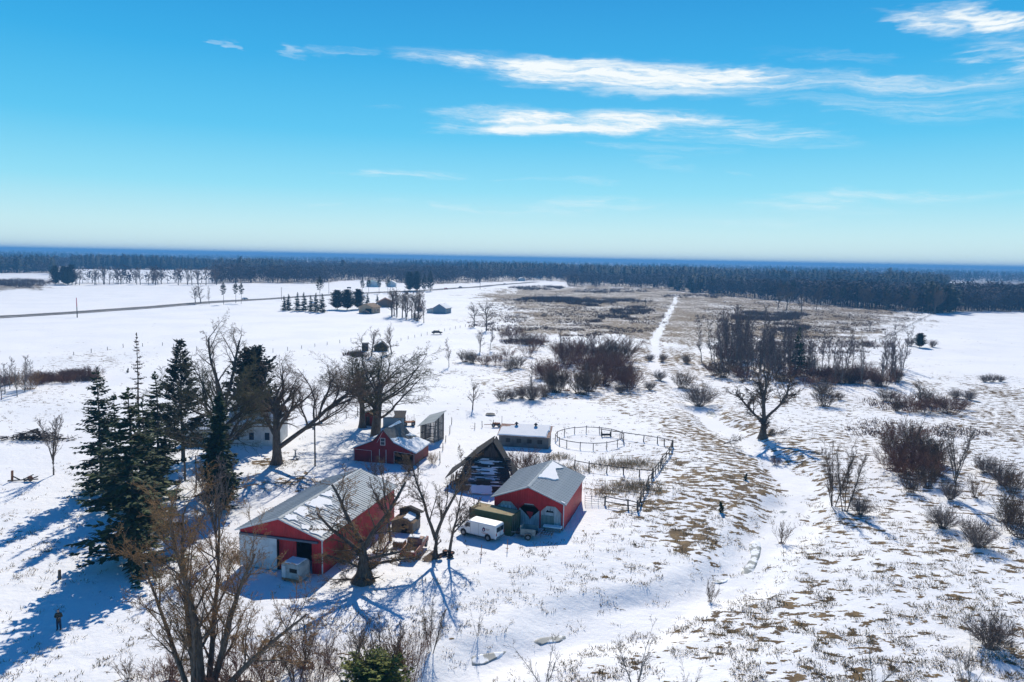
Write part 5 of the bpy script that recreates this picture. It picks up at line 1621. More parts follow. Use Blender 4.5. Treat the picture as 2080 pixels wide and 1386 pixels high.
def utility_trailer():
    c = gp(1047, 1094)
    e = empty('utility_trailer', (c.x, c.y, c.z + .02), R(-14))
    W, L = 2.3, 1.5
    MB().box(0, W, 0, L, .48, .54).build('deck', M_darkwood, e)
    g = mat('grey_trailer_panel', (.20, .23, .23), .6, (.27, .30, .30), 1.4)
    MB().box(.62, W, -.04, -.002, .5, 1.22).build('side_panel', g, e)
    MB().box(.62, W, L + .002, L + .04, .5, 1.22).build('side_panel', g, e)
    MB().prism([(-.04, .5), (L + .04, .5), (L + .04, 1.5), (-.04, 1.5)], 'x', .55, .61).build('front_panel', g, e)
    MB().bar((W + .02, L / 2, .5), (W + .55, L / 2, 1.0), L, .05, (0, 0, 1)).build('tail_ramp', M_steel, e)
    for y in (-.16, L + .16): wheel(e, (1.5, y, .33), .33, .2)
    for y in (-.28, L + .06): MB().prism([(1.05, .5), (1.15, .72), (1.4, .80), (1.6, .80), (1.85, .72), (1.95, .5), (1.88, .5), (1.8, .66), (1.58, .74), (1.42, .74), (1.2, .66), (1.12, .5)], 'y', y, y + .22).build('fender', M_steel, e)
    MB().bar((.55, L / 2, .45), (-.7, L / 2, .45), .1).build('tongue', M_steel, e)
    MB().box(-.05, .5, .2, 1.2, .545, .78).build('load', M_darkwood, e)
    MB().cyl((-.65, L / 2, 0), (-.65, L / 2, .5), .035, n=6).build('jack', M_steel, e)
    tag(e, 'grey two-wheeled trailer parked in front of the red shed', 'trailer')
    c = gp(1098, 1092)
    e = empty('harrow', (c.x, c.y, c.z), R(-15))
    for i in range(5): MB().bar((.3 * i, 0, .35), (.3 * i, 1.2, .35), .05).build('bar', M_rust, e)
    for y in (.1, .6, 1.1): MB().bar((-.1, y, .40), (1.35, y, .40), .05).build('crossbar', M_rust, e)
    for x in (0, 1.2): MB().bar((x, .1, 0), (x, .1, .75), .05).build('upright', M_rust, e)
    MB().bar((0, 1.1, .0), (0, 1.1, .35), .05).build('upright', M_rust, e); MB().bar((1.2, 1.1, .0), (1.2, 1.1, .35), .05).build('upright', M_rust, e)
    tag(e, 'small rusty harrow frame between trailer and shed door', 'harrow')
    c = gp(1102, 1079)
    e = empty('snowy_bench', (c.x, c.y, c.z), R(-15))
    MB().box(0, 2.2, 0, .7, .42, .48).build('top', M_greywood, e)
    for x in (.1, 2.0): MB().box(x, x + .1, .05, .65, 0, .418).build('leg', M_greywood, e)
    slab('snow_top', e, (0, 0, .48), (1, 0, 0), (0, 1, 0), jagged([(0, 0), (2.2, 0), (2.2, .7), (0, .7)], 211, .03), .14, M_snow, .003)
    tag(e, 'low bench under thick snow against the right shed door', 'bench')


utility_trailer()


def hay_wagon():
    c = gp(819, 866)
    e = empty('hay_wagon', (c.x, c.y, c.z), R(8))
    MB().box(0, 2.3, 0, 1.4, .6, .72).build('bed', M_rust, e)
    for x in (.0, 2.2): MB().box(x, x + .08, 0, 1.4, .73, 1.25).build('rack', M_brownwood, e)
    for i in range(6): MB().bar((.2 + .36 * i, .1, .7), (.05 + .4 * i, .2, 1.5 + .3 * ((i * 7) % 3)), .07).build('stake', M_rust, e)
    for x in (.4, 1.9):
        for y in (.0, 1.4): wheel(e, (x, y, .4), .4, .16)
    MB().bar((0, .7, .5), (-1.2, .7, .3), .08).build('tongue', M_rust, e)
    tag(e, 'rusty farm wagon with upright stakes between red barn and corn crib', 'wagon')


hay_wagon()


def person():
    p = gp(120, 1279)
    e = empty('person', (p.x, p.y, p.z), R(18))

    def limb(b, pts):
        for (a, ra), (c, rc) in zip(pts[:-1], pts[1:]): b.cyl(a, c, ra, rc, 10)
        for a, ra in pts:
            for k in range(4):
                z0, z1 = -ra + ra * .5 * k, -ra + ra * .5 * (k + 1)
                r0, r1 = math.sqrt(max(0.0001, ra * ra - z0 * z0)), math.sqrt(max(.0001, ra * ra - z1 * z1))
                b.cyl((a[0], a[1], a[2] + z0), (a[0], a[1], a[2] + z1), r0, r1, 10)
    def skin(b, name, m, parent, vox=.014):
        o = b.build(name, m, parent, True)
        r_ = o.modifiers.new('remesh', 'REMESH'); r_.mode = 'VOXEL'; r_.voxel_size = vox; r_.use_smooth_shade = True
        s_ = o.modifiers.new('smooth', 'SMOOTH'); s_.factor = .5; s_.iterations = 4
        return o
    skinm = mat('skin', (.50, .30, .22), .6)
    b = MB()          # whole body; faces -y, hands held before the chest on a remote control
    limb(b, [((0, 0, .95), .13), ((0, .01, 1.15), .125), ((0, .01, 1.38), .15), ((0, 0, 1.50), .062), ((0, -.01, 1.56), .058)])
    limb(b, [((0, -.015, 1.60), .075), ((0, -.012, 1.66), .092), ((0, -.01, 1.70), .085)])
    b.cyl((0, -.105, 1.635), (0, -.125, 1.615), .012, .018, 6)                       # nose
    for s in (-1, 1):
        b.cyl((s * .092, 0, 1.62), (s * .098, 0, 1.67), .014, .012, 6)               # ears
        limb(b, [((s * .17, .01, 1.42), .062), ((s * .26, .0, 1.17), .048), ((s * .12, -.24, 1.16), .034)])
        limb(b, [((s * .115, -.245, 1.16), .034), ((s * .09, -.30, 1.16), .036)])    # palm
        for f, (dx, l) in enumerate(((-.027, .060), (-.009, .072), (.009, .068), (.027, .052))):
            x0 = s * .09 + dx * .9
            b.cyl((x0, -.325, 1.165), (x0 - s * .02, -.325 - l * .5, 1.15), .009, .009, 6); b.cyl((x0 - s * .02, -.325 - l * .5, 1.15), (x0 - s * .045, -.325 - l * .45, 1.125), .009, .008, 6)
        b.cyl((s * .07, -.28, 1.185), (s * .045, -.315, 1.20), .011, .009, 6)        # thumb
        limb(b, [((s * .09, 0, .93), .092), ((s * .11, -.02, .50), .062), ((s * .12, .02, .12), .045)])
        limb(b, [((s * .12, .03, .07), .048), ((s * .13, -.13, .045), .042)])
    body = skin(b, 'body', skinm, e, .011)
    b = MB()
    limb(b, [((0, 0, .88), .165), ((0, .01, 1.15), .160), ((0, .01, 1.38), .182), ((0, .01, 1.48), .09)])
    for s in (-1, 1): limb(b, [((s * .18, .01, 1.41), .085), ((s * .265, .0, 1.16), .068), ((s * .135, -.215, 1.155), .052)])
    skin(b, 'jacket', mat('olive_jacket', (.050, .048, .038), .9, (.07, .065, .05), 3), body)
    b = MB()
    for s in (-1, 1): limb(b, [((s * .07, 0, .92), .115), ((s * .105, -.015, .50), .085), ((s * .12, .02, .12), .070)])
    skin(b, 'trousers', mat('dark_blue_jeans', (.018, .024, .055), .9), body)
    b = MB()
    for s in (-1, 1): limb(b, [((s * .12, .03, .10), .064), ((s * .12, .03, .06), .062), ((s * .135, -.15, .05), .052)])
    o = skin(b, 'boots', M_black, body)
    b = MB(); limb(b, [((0, .012, 1.675), .097), ((0, .008, 1.72), .086)]); skin(b, 'hair', mat('brown_hair', (.05, .03, .02), .9), body)
    for s in (-1, 1): MB().cyl((s * .034, -.100, 1.665), (s * .034, -.107, 1.665), .010, .008, 8).build('eye', M_dark, body)
    MB().box(-.028, .028, -.103, -.096, 1.583, 1.591).build('mouth', mat('lips', (.32, .13, .11), .6), body)
    tag(e, 'person in olive jacket and dark blue trousers standing on the snow in tree shade', 'person')
    r = empty('remote_control', (p.x, p.y, p.z), R(18))
    bevel(MB().box(-.075, .075, -.36, -.27, 1.115, 1.15).build('case', M_black, r), .01)
    for s in (-.05, .05): MB().cyl((s, -.36, 1.13), (s, -.40, 1.22), .006, n=6).build('antenna', M_black, r)
    tag(r, 'small black remote control held by the standing person', 'remote')


person()


def fence(name, pts, label, ph=1.25, pr=.075, rails=(1.05,), step=None, rail_w=.13, rng_seed=1, closed=False):
    rng = random.Random(rng_seed)
    P = [Vector((p.x, p.y, float(terrain(p.x, p.y)))) for p in pts]
    e = empty(name, P[0])
    Q = []
    for a, b in zip(P[:-1], P[1:]):
        n = max(1, int(round((b - a).length / step))) if step else 1
        Q += [a.lerp(b, i / n) for i in range(n)]
    Q.append(P[-1])
    Q = [Vector((q.x + rng.uniform(-.1, .1), q.y + rng.uniform(-.1, .1), float(terrain(q.x, q.y)))) - P[0] for q in Q]
    if closed: Q[-1] = Q[0].copy()
    for i, q in enumerate(Q[:-1] if closed else Q):
        MB().cyl(q + Vector((0, 0, -.2)), q + Vector((rng.uniform(-.08, .08), rng.uniform(-.08, .08), ph * rng.uniform(.88, 1.15))), pr, pr * .85, 7).build('post', M_postwood, e)
    for z in rails:
        for a, b in zip(Q[:-1], Q[1:]):
            MB().cyl(a + Vector((0, 0, z + rng.uniform(-.05, .05))), b + Vector((0, 0, z + rng.uniform(-.05, .05))), rail_w * .55, rail_w * .5, 6).build('rail', M_postwood, e)
    tag(e, label, 'fence')
    return e


G = lambda *a: gp(*a)
cc = (gp(1198, 896))
fence('round_pen', [Vector((cc.x + 6.1 * math.cos(t), cc.y + 6.1 * math.sin(t), 0)) for t in [i * 2 * math.pi / 16 for i in range(17)]], 'round horse pen of posts and a single rail beside the coop', closed=True, rails=(1.1,))
fence('corral_fence', [G(1222, 884), G(1262, 890), G(1307, 897), G(1335, 901), G(1350, 904), G(1366, 908)], 'back rail fence of the corral beyond the round pen', rails=(1.1,), pr=.10)
fence('corral_fence', [G(1366, 908), G(1359, 925), G(1345, 943), G(1336, 957), G(1326, 970), G(1318, 984), G(1312, 997), G(1303, 1018), G(1295, 1038)], 'right side rail fence of the corral running toward the shed', rails=(1.1, .6), step=2.4, pr=.085)
fence('corral_fence', [G(1168, 950), G(1195, 955), G(1232, 960), G(1266, 965), G(1300, 969), G(1326, 971)], 'cross fence through the middle of the reedy corral', rails=(1.1,), pr=.10)
fence('corral_fence', [G(1230, 1026), G(1275, 1034), G(1295, 1039)], 'short front fence of the corral right of the gate', rails=(1.1, .5), pr=.12)
fence('yard_fence', [G(918, 862), G(913, 880), G(905, 897), G(899, 915), G(895, 930), G(893, 940)], 'row of leaning posts between corn crib and collapsed barn', rails=(), pr=.07)
fence('yard_fence', [G(965, 872), G(979, 868), G(1002, 866)], 'short row of posts left of the coop', rails=(), pr=.07)
fence('pasture_fence', [G(555, 716), G(690, 697), G(735, 690)], 'line of small posts at the edge of the white field by the shack', rails=(), step=6, pr=.09, ph=1.2)
fence('pasture_fence', [G(815, 692), G(880, 678), G(945, 664)], 'line of small posts running from the shack to the marsh', rails=(), step=6, pr=.09, ph=1.2)
fence('pasture_fence', [G(1905, 633), G(1840, 668), G(1795, 690), G(1700, 722)], 'post fence along the left edge of the white right-hand field', rails=(.9,), step=7, pr=.11, ph=1.3)
fence('pasture_fence', [G(150, 722), G(250, 706), G(330, 702), G(400, 712)], 'line of posts along the crest left of the farmhouse', rails=(), step=6, pr=.1, ph=1.2)
fence('yard_fence', [G(683, 850), G(703, 850), G(726, 846)], 'few tall posts between the two oaks', rails=(), pr=.08, ph=1.9)


def gate():
    a, b = gp(1188, 1024), gp(1229, 1026)
    d = b - a
    e = empty('metal_gate', (a.x, a.y, a.z), math.atan2(d.y, d.x))
    L = math.hypot(d.x, d.y)
    for z in (.15, .45, .75, 1.05): MB().cyl((0, 0, z), (L, 0, z), .025, n=6).build('bar', M_steel, e)
    for x in (0, L * .33, L * .66, L): MB().cyl((x, 0, 0), (x, 0, 1.2), .03, n=6).build('upright', M_steel, e)
    tag(e, 'thin metal bar gate between red shed and corral fence', 'gate')


gate()


def pole(name, x, y, yt, label, arms=1, r=.12, lamp=False, red=False):
    p = gp(x, y); h = h_at(p, yt)
    e = empty(name, p)
    MB().cyl((0, 0, -.2), (0, 0, h * (.55 if red else 1)), r, r * .75, 9).build('shaft', M_postwood, e)
    if red: MB().cyl((0, 0, h * .55), (0, 0, h), r * .8, r * .6, 9).build('painted_top', mat('pink_red_paint', (.55, .08, .12), .7), e)
    for k in range(arms):
        MB().bar((-.9, 0, h - .5 - k), (.9, 0, h - .5 - k), .1, .12).build('crossarm', M_postwood, e)
        for s in (-.8, 0, .8): MB().cyl((s, 0, h - .43 - k), (s, 0, h - .25 - k), .05, n=6).build('insulator', M_steel, e)
    if lamp:
        MB().bar((0, 0, h - .9), (1.1, -.2, h - .7), .05).build('lamp_arm', M_steel, e)
        MB().cyl((1.1, -.2, h - .95), (1.1, -.2, h - .70), .20, .10, 10).build('lamp_shade', M_steel, e)
        MB().cyl((-.2, -.1, h - 1.9), (-.2, -.1, h - 1.4), .14, n=8).build('meter_box', M_steel, e)
    tag(e, label, 'pole')


pole('yard_pole', 640, 946, 848, 'tall wooden yard pole with a lamp left of the old red barn', 0, .13, lamp=True)
pole('marker_pole', 157, 645, 605, 'wooden pole with pinkish red upper half by the left road', 0, .25, red=True)
pole('utility_pole', 572, 610, 584, 'utility pole left behind the spruce row', 1, .16)
pole('utility_pole', 668, 597, 574, 'utility pole by the road behind the tall pine', 1, .17)
pole('utility_pole', 975, 588, 569, 'utility pole by the far bend of the road', 1, .2)
pole('utility_pole', 1311, 621, 606, 'lone short pole out in the marsh', 0, .2)
pole('clothes_pole', 376, 975, 905, 'thin pole standing in the snow under the big pine', 0, .16)
pole('clothes_pole', 399, 990, 925, 'thin pole with a bird box near the evergreen column', 0, .10)
pole('antenna_pole', 1019, 888, 845, 'thin bent pole rising at the left corner of the coop', 0, .05)


def small_things():
    # stump post by the driveway
    p = gp(121, 1176); e = empty('stump_post', p)
    MB().cyl((0, 0, -.1), (.03, 0, .85), .16, .13, 9).build('post', M_bark, e)
    MB().cyl((.03, 0, .85), (.03, 0, .90), .14, .12, 9).build('cut_top', M_brownwood, e)
    tag(e, 'short dark stump post in the left snow above the person', 'post')
    # brush pile, plough
    rng = random.Random(31)
    p = gp(72, 893); e = empty('brush_pile', p)
    seg = []
    for i in range(420):
        x = rng.gauss(0, 2.6); y = rng.gauss(0, .9); z = max(.05, rng.uniform(0, 1.7) * max(.2, 1 - abs(x) / 6.5))
        a = rng.random() * 6.28; l = rng.uniform(.5, 1.6)
        seg.append(((x, y, z), (x + math.cos(a) * l, y + math.sin(a) * l * .7, max(.05, z + rng.uniform(-.4, .35))), rng.uniform(.04, .09), .02))
    o = mesh_obj('sticks', *tubes(seg, 4), mat('dark_brush', (.045, .034, .026), .95), e); o['kind'] = 'stuff'
    lm = MB()
    for i in range(9): lm.cyl((rng.uniform(-3, 2), rng.uniform(-.6, .6), .15), (rng.uniform(-2, 3), rng.uniform(-.6, .6), .5), .10, .07, 6)
    o = lm.build('logs', M_bark, e); o['kind'] = 'stuff'
    tag(e, 'long dark pile of cut brush in the left snowfield', 'brush pile')
    p = gp(48, 978); e = empty('old_plough', p)
    MB().bar((-1.6, 0, 0), (-1.5, 0, 1.5), .22).build('upright', M_rust, e)
    for a, b in (((-2.2, 0, .05), (1.9, .2, .3)), ((-.2, .1, .2), (1.2, .3, .9)), ((.3, .2, .1), (1.9, .2, .7)), ((-1.5, 0, .7), (-.6, .1, .2)), ((.2, -.3, .1), (1.5, .6, .5))): MB().bar(a, b, .13).build('beam', M_darkwood, e)
    MB().cyl((.9, .0, .4), (.9, .12, .4), .4, n=14).build('disc', M_rust, e)
    tag(e, 'rusty old plough lying in the snow at the left', 'plough')
    # bird bath
    p = gp(600, 928); e = empty('bird_bath', p)
    MB().cyl((0, 0, 0), (0, 0, .15), .35, .3, 12).build('base', M_steel, e); MB().cyl((0, 0, .15), (0, 0, 1.0), .13, .09, 10).build('stem', M_steel, e); MB().cyl((0, 0, 1.0), (0, 0, 1.2), .16, .42, 14).build('bowl', M_steel, e)
    tag(e, 'dark bird bath on the snow between oak and yard pole', 'bird bath')
    # tyres and planks at the foot of the ash trees
    for i, (x, y, z, lean) in enumerate([(902, 1128, .12, 0), (905, 1126, .34, 0), (914, 1133, .12, 0), (894, 1136, .34, 1.2), (917, 1130, .34, .2)]):
        p = gp(x, y); e = empty('scrap_tyre', (p.x, p.y, p.z + z), i); e.rotation_euler = (lean, 0, i * 1.3)
        n = 16; V = []; F = []
        for a in range(n):
            for b in range(6):
                ra = .27 + .10 * math.cos(b * math.pi / 3); V.append((ra * math.cos(a * 2 * math.pi / n), ra * math.sin(a * 2 * math.pi / n), .10 * math.sin(b * math.pi / 3)))
        for a in range(n):
            for b in range(6): F.append((a * 6 + b, ((a + 1) % n) * 6 + b, ((a + 1) % n) * 6 + (b + 1) % 6, a * 6 + (b + 1) % 6))
        mesh_obj('tread', V, F, M_black, e, True)
        MB().cyl((0, 0, -.05), (0, 0, .05), .17, .17, 12).build('rim', M_rust, e)
        tag(e, ['tyre lying at the bottom of the pile by the bare trees', 'tyre stacked on top of another by the bare trees', 'tyre lying right of the tyre stack by the smaller tree', 'tyre leaning upright against the forked tree', 'tyre tilted on the right end of the tyre pile'][i], 'tyre', 'old tyres under the bare trees')
    p = gp(864, 1140); e = empty('sheet_panel', p, R(25))
    MB().bar((0, 0, 0), (1.5, .9, .35), .9, .05, (0, -.4, 1)).build('board', M_brownwood, e)
    tag(e, 'brown board leaning at the left foot of the forked tree', 'board')
    # stock tank and steel posts
    p = gp(996, 843); e = empty('stock_tank', p)
    MB().cyl((0, 0, 0), (0, 0, .22), 1.0, 1.02, 20).build('tank', M_steel, e); MB().cyl((0, 0, .222), (0, 0, .25), .93, .93, 20).build('ice_top', M_black, e)
    tag(e, 'dark round stock tank lying in the pasture behind the coop', 'tank')
    for x, y, yt, lb in [(977, 1131, 1107, 'steel post below the van, left one of two'), (1030, 1119, 1096, 'thin steel post in the sun right of the van shadow'), (602, 1218, 1183, 'leaning short post beside the barn shadow'), (1167, 950, 925, 'tall thin post in the weeds behind the red shed')]:
        q = gp(x, y); e = empty('steel_post', q)
        MB().cyl((0, 0, -.1), (.05, 0, h_at(q, yt)), .04, .035, 6).build('shaft', M_rust, e)
        MB().cyl((-.16, 0, .25), (.16, 0, .25), .03, n=5).build('anchor_plate', M_rust, e)
        tag(e, lb, 'post')
    # hay feeder in the round pen, scrap iron by the coop
    p = gp(1222, 888); e = empty('hay_rack', p)
    for x in (0, 1.6): MB().box(x, x + .12, 0, .8, 0, .9).build('end_board', M_darkwood, e)
    MB().box(.12, 1.6, .3, .42, .2, .55).build('trough', M_darkwood, e)
    tag(e, 'dark wooden feeder on the far rail of the round pen', 'feeder')
    p = gp(1000, 868); e = empty('rusty_implement', p)
    MB().box(0, 1.5, 0, .6, .3, .8).build('frame', M_rust, e); MB().bar((0, .3, .5), (-1.6, .3, .4), .1).build('drawbar', M_rust, e)
    for x in (.2, 1.3): wheel(e, (x, 0, .35), .35, .1)
    tag(e, 'rusty red implement standing left behind the coop', 'implement')
    # limbs lying by the lone tree and at the gnarled tree
    for i, (x, y, k, H, rz, lb) in enumerate([(1540, 892, 'ash_b', 7.0, 1.75, 'long fallen limb reaching left from the lone tree'), (1470, 905, 'mid0', 4.5, 2.0, 'tangle of fallen branches left of the lone tree'), (745, 1182, 'ash_b', 4.8, -1.4, 'broken limb lying right below the gnarled tree'), (755, 1150, 'mid1', 4.2, -1.9, 'mossy fallen branches beside the gnarled tree')]):
        p = gp(x, y); p.z += .35
        o = stand(k, 'fallen_limb', p, H, lb, 'fallen limb'); o.rotation_mode = 'XYZ'; o.rotation_euler = (R(82), 0, rz)
    # cedars on the slope
    for x, y, t, lb in [(1464, 1040, 1018, 'small dark cedar alone on the grassy slope'), (1515, 975, 961, 'tiny cedar higher on the slope below the lone tree'), (260, 757, 748, 'little round evergreen shrub on the left rise')]:
        at('cedar_small', 'small_cedar', x, y, t, lb, w=1.2)
    at('brush_tan', 'shrub', 950, 985, 948, 'tan brush standing before the collapsed barn left corner', 'shrub', w=1.0)
    at('brush', 'shrub', 1052, 962, 903, 'big dark brush mound right behind the collapsed barn', 'shrub', w=1.3)
    at('bush_b', 'shrub', 1075, 965, 920, 'dark brush on the right side of the mound behind the collapsed barn', 'shrub', w=1.5)
    at('bush_thin', 'shrub', 1108, 945, 915, 'thin bush between coop and red shed', 'shrub', w=1.3)
    at('brush_tan', 'shrub', 700, 1140, 1085, 'tan twiggy shrub against the pole barn side wall', 'shrub', w=1.0)
    at('brush_tan', 'shrub', 770, 1120, 1060, 'tan twiggy shrub at the back corner of the pole barn', 'shrub', w=1.0)
    at('brush_tan', 'shrub', 880, 942, 915, 'brown scrub along the right wall of the old red barn', 'shrub', w=.9)
    at('bush_thin', 'shrub', 830, 962, 935, 'bare shrub before the old red barn doorway', 'shrub', w=1.6)
    at('bush_thin', 'shrub', 760, 965, 930, 'reddish bare shrub in the shade before the old red barn', 'shrub', w=1.5)
    # roadside sign board
    p = gp(709, 592); e = empty('sign_board', p, R(10))
    MB().box(-1.8, 1.8, 0, .12, 2.6, 3.8).build('board', M_darkwood, e)
    for x in (-1.2, 1.2): MB().box(x, x + .15, .12, .27, 0, 3.6).build('leg', M_postwood, e)
    tag(e, 'dark roadside sign board in the field left of the road pines', 'sign')


small_things()


def car(x, y, col, rz, label, truck=False, s=1.0):
    p = gp(x, y); e = empty('car', (p.x, p.y, p.z + .3 if truck is not None else p.z), rz)
    m = mat('car_paint_%d' % x, col, .4, spec=.5)
    if truck: pr = [(0, .4), (0, 1.0), (1.9, 1.05), (2.0, 1.75), (3.5, 1.75), (4.0, 1.1), (5.4, 1.0), (5.5, .4)]
    else: pr = [(0, .35), (.0, .85), (.6, .95), (1.2, 1.42), (2.9, 1.42), (3.5, .95), (4.4, .85), (4.5, .35)]
    bevel(MB().prism(pr, 'y', 0, 1.8).build('body', m, e), .08, 2)
    w = [(2.1, 1.1), (3.75, 1.1), (3.45, 1.65), (2.1, 1.65)] if truck else [(.85, .98), (3.35, .98), (2.85, 1.34), (1.25, 1.34)]
    for y0, y1 in ((-.012, .004), (1.796, 1.812)): MB().prism(w, 'y', y0, y1).build('side_window', M_glass, e)
    for xx in (.85, 3.6 if not truck else 4.4):
        for yy in (.08, 1.72): wheel(e, (xx, yy, .33), .33, .2)
    tag(e, label, 'car')


rd = lambda i: math.atan2(ROAD[i + 1].y - ROAD[i].y, ROAD[i + 1].x - ROAD[i].x)
car(495, 610, (.5, .52, .54), rd(5), 'silver car on the road just past the roadside pines')
car(934, 586, (.05, .06, .08), rd(9), 'dark pickup on the far stretch of the road', True)
car(905, 588.5, (.5, .1, .08), rd(9), 'reddish car behind the dark pickup on the far road')
car(734, 638, (.02, .03, .06), R(-15), 'dark car parked in front of the tan garage')
car(1025, 578.5, (.6, .6, .6), rd(10), 'tiny pale car at the far end of the road')
car(877, 680, (.02, .02, .025), R(10), 'dark abandoned car in the snow by the field fence')
# ---------------------------------------------------------------- trees and shrubs, one by one
def third(x, x0, x1):
    f = (x - x0) / (x1 - x0)
    return 'left end' if f < .2 else 'left half' if f < .45 else 'middle' if f < .58 else 'right half' if f < .82 else 'right end'


# around the farmhouse
at('spruce', 'spruce_tree', 207, 998, 748, 'tall green spruce standing leftmost of the evergreens, beside the bare snowfield', w=1.2)
at('spruce_b', 'spruce_tree', 268, 1150, 792, 'broad dark spruce nearest the camera in the evergreen clump', w=1.65)
at('spruce_b', 'spruce_tree', 322, 1010, 757, 'full olive green spruce in the middle of the evergreen clump', w=1.35)
at('spruce', 'spruce_tree', 300, 1085, 812, 'dark spruce wedged right behind the broad nearest spruce', w=1.3)
at('spruce_b', 'spruce_tree', 238, 1040, 800, 'dark spruce between the leftmost spruce and the broad nearest one', w=1.15)
at('spruce_thin', 'spruce_tree', 288, 985, 679, 'tall thin nearly needleless conifer rising above the evergreen clump', w=.9)
at('pine_white', 'pine_tree', 372, 938, 692, 'big dark pine with a pointed top behind the evergreen clump', w=1.2)
at('cedar', 'cedar_tree', 447, 1040, 800, 'narrow dark evergreen column in front of the white farmhouse', w=1.35)
at('spruce_b', 'spruce_tree', 455, 1035, 920, 'short ragged spruce under the narrow evergreen column, beside the red barn', w=1.35)
at('pine_full', 'pine_tree', 516, 895, 708, 'dense rounded dark pine shading the farmhouse', w=1.0)
at('oak_b', 'oak_tree', 437, 985, 700, 'wide bare oak with low limbs in front of the farmhouse', w=1.25, rz=1.0)
at('elm_weeping', 'elm_tree', 458, 905, 622, 'tall bare tree with drooping crown high above the farmhouse', w=.85, rz=.2)
at('oak_leaning', 'oak_tree', 562, 942, 705, 'bare oak with one long limb leaning right, grass ring at its foot', rz=0.0, w=1.1)
at('oak', 'oak_tree', 762, 902, 678, 'huge spreading bare oak right behind the old red barn', w=1.5, rz=2.4)
at('oak_b', 'oak_tree', 736, 868, 700, 'big bare oak behind and left of the oak at the old red barn', w=1.2, rz=2.2)
at('mid0', 'bare_tree', 643, 848, 780, 'small rounded bare tree between the two big oaks', w=.9)
at('fan', 'bare_tree', 109, 965, 838, 'small bare tree with fan shaped crown alone in the left snowfield', w=.85)
at('multi', 'bare_tree', 330, 1085, 945, 'pale twiggy young tree in front of the evergreen clump', w=.9)
at('fan', 'bare_tree', 440, 1130, 925, 'pale grey twiggy tree between the evergreen clump and the red barn', w=.8, rz=2.0)
at('willow', 'willow_tree', 408, 1425, 950, 'large many-stemmed bare willow at the bottom left of the picture', rz=.0, w=.95)
at('snag', 'old_willow', 738, 1180, 955, 'gnarled brown old tree with tangled twigs against the red barn wall', rz=.0, w=1.25)
at('ash_b', 'ash_tree', 793, 1098, 925, 'slim bare tree rising behind the gnarled tree at the barn corner', rz=2.6, w=.9)
at('ash', 'ash_tree', 884, 1134, 902, 'forked bare tree left of the white van', rz=0.1, w=1.0)
at('ash_b', 'ash_tree', 912, 1128, 955, 'smaller bare tree with a low right limb beside the white van', rz=0.0, w=1.0)
# yard edge in the foreground
FG = [(600, 1390, 1262, 'multi', 1.2), (650, 1400, 1275, 'brush', .8), (700, 1385, 1270, 'sapling', 1.2), (770, 1388, 1245, 'multi', 1.25), (830, 1400, 1265, 'brush', .7), (540, 1400, 1275, 'brush', .8), (725, 1330, 1255, 'bush_thin', 1.1), (800, 1350, 1262, 'bush_thin', 1.2), (620, 1350, 1250, 'bush_thin', 1.3), (490, 1400, 1290, 'bush_red', 1.2), (340, 1390, 1335, 'bush_red', 1.4), (260, 1380, 1330, 'bush_thin', 1.4)]
FGL = ['bare many-stemmed sapling tree below the red barn doorway', 'brown thicket shrub between the saplings at the bottom edge', 'thin pale sapling left of the green juniper', 'bare sapling clump just behind the green juniper', 'brown brush clump right behind the juniper', 'brushy shrub right of the willow trunks', 'thin shrub in the blue shade below the gnarled tree',
       'thin twiggy shrub above the juniper', 'sparse shrub below the barn doorway in blue shade', 'reddish shrub at the foot of the bottom left willow', 'low reddish shrub left of the willow trunks', 'low straggly shrub at the driveway edge by the willow']
for (x, yb, yt, k, w), lb in zip(FG, FGL): at(k, 'shrub', x, yb, yt, lb, 'shrub', w=w)
at('juniper', 'juniper_shrub', 757, 1412, 1338, 'bright green rounded juniper at the bottom edge of the picture', 'shrub', w=1.7)
at('bush_red', 'shrub', 826, 1392, 1362, 'small red-brown shrub right of the green juniper', 'shrub')
at('multi', 'shrub', 876, 1326, 1212, 'upright bushy shrub in the tree shadow above the creek', 'shrub', w=.9)
at('sapling', 'sapling', 970, 1292, 1222, 'small sapling with a grass tuft at its foot by the creek', w=.7)
for x, yb, yt, lb in [(1105, 1400, 1285, 'bare sapling at the bottom edge right of the creek ice'), (1290, 1400, 1275, 'tall sapling at the bottom middle of the grassy slope'), (1775, 1400, 1290, 'branching sapling at the bottom edge on the grassy slope'),
                      (1965, 1405, 1300, 'sapling at the bottom right below the round bush'), (1400, 1415, 1340, 'low sapling between two taller ones at the bottom edge')]:
    at('sapling', 'sapling', x, yb, yt, lb, w=1.15)
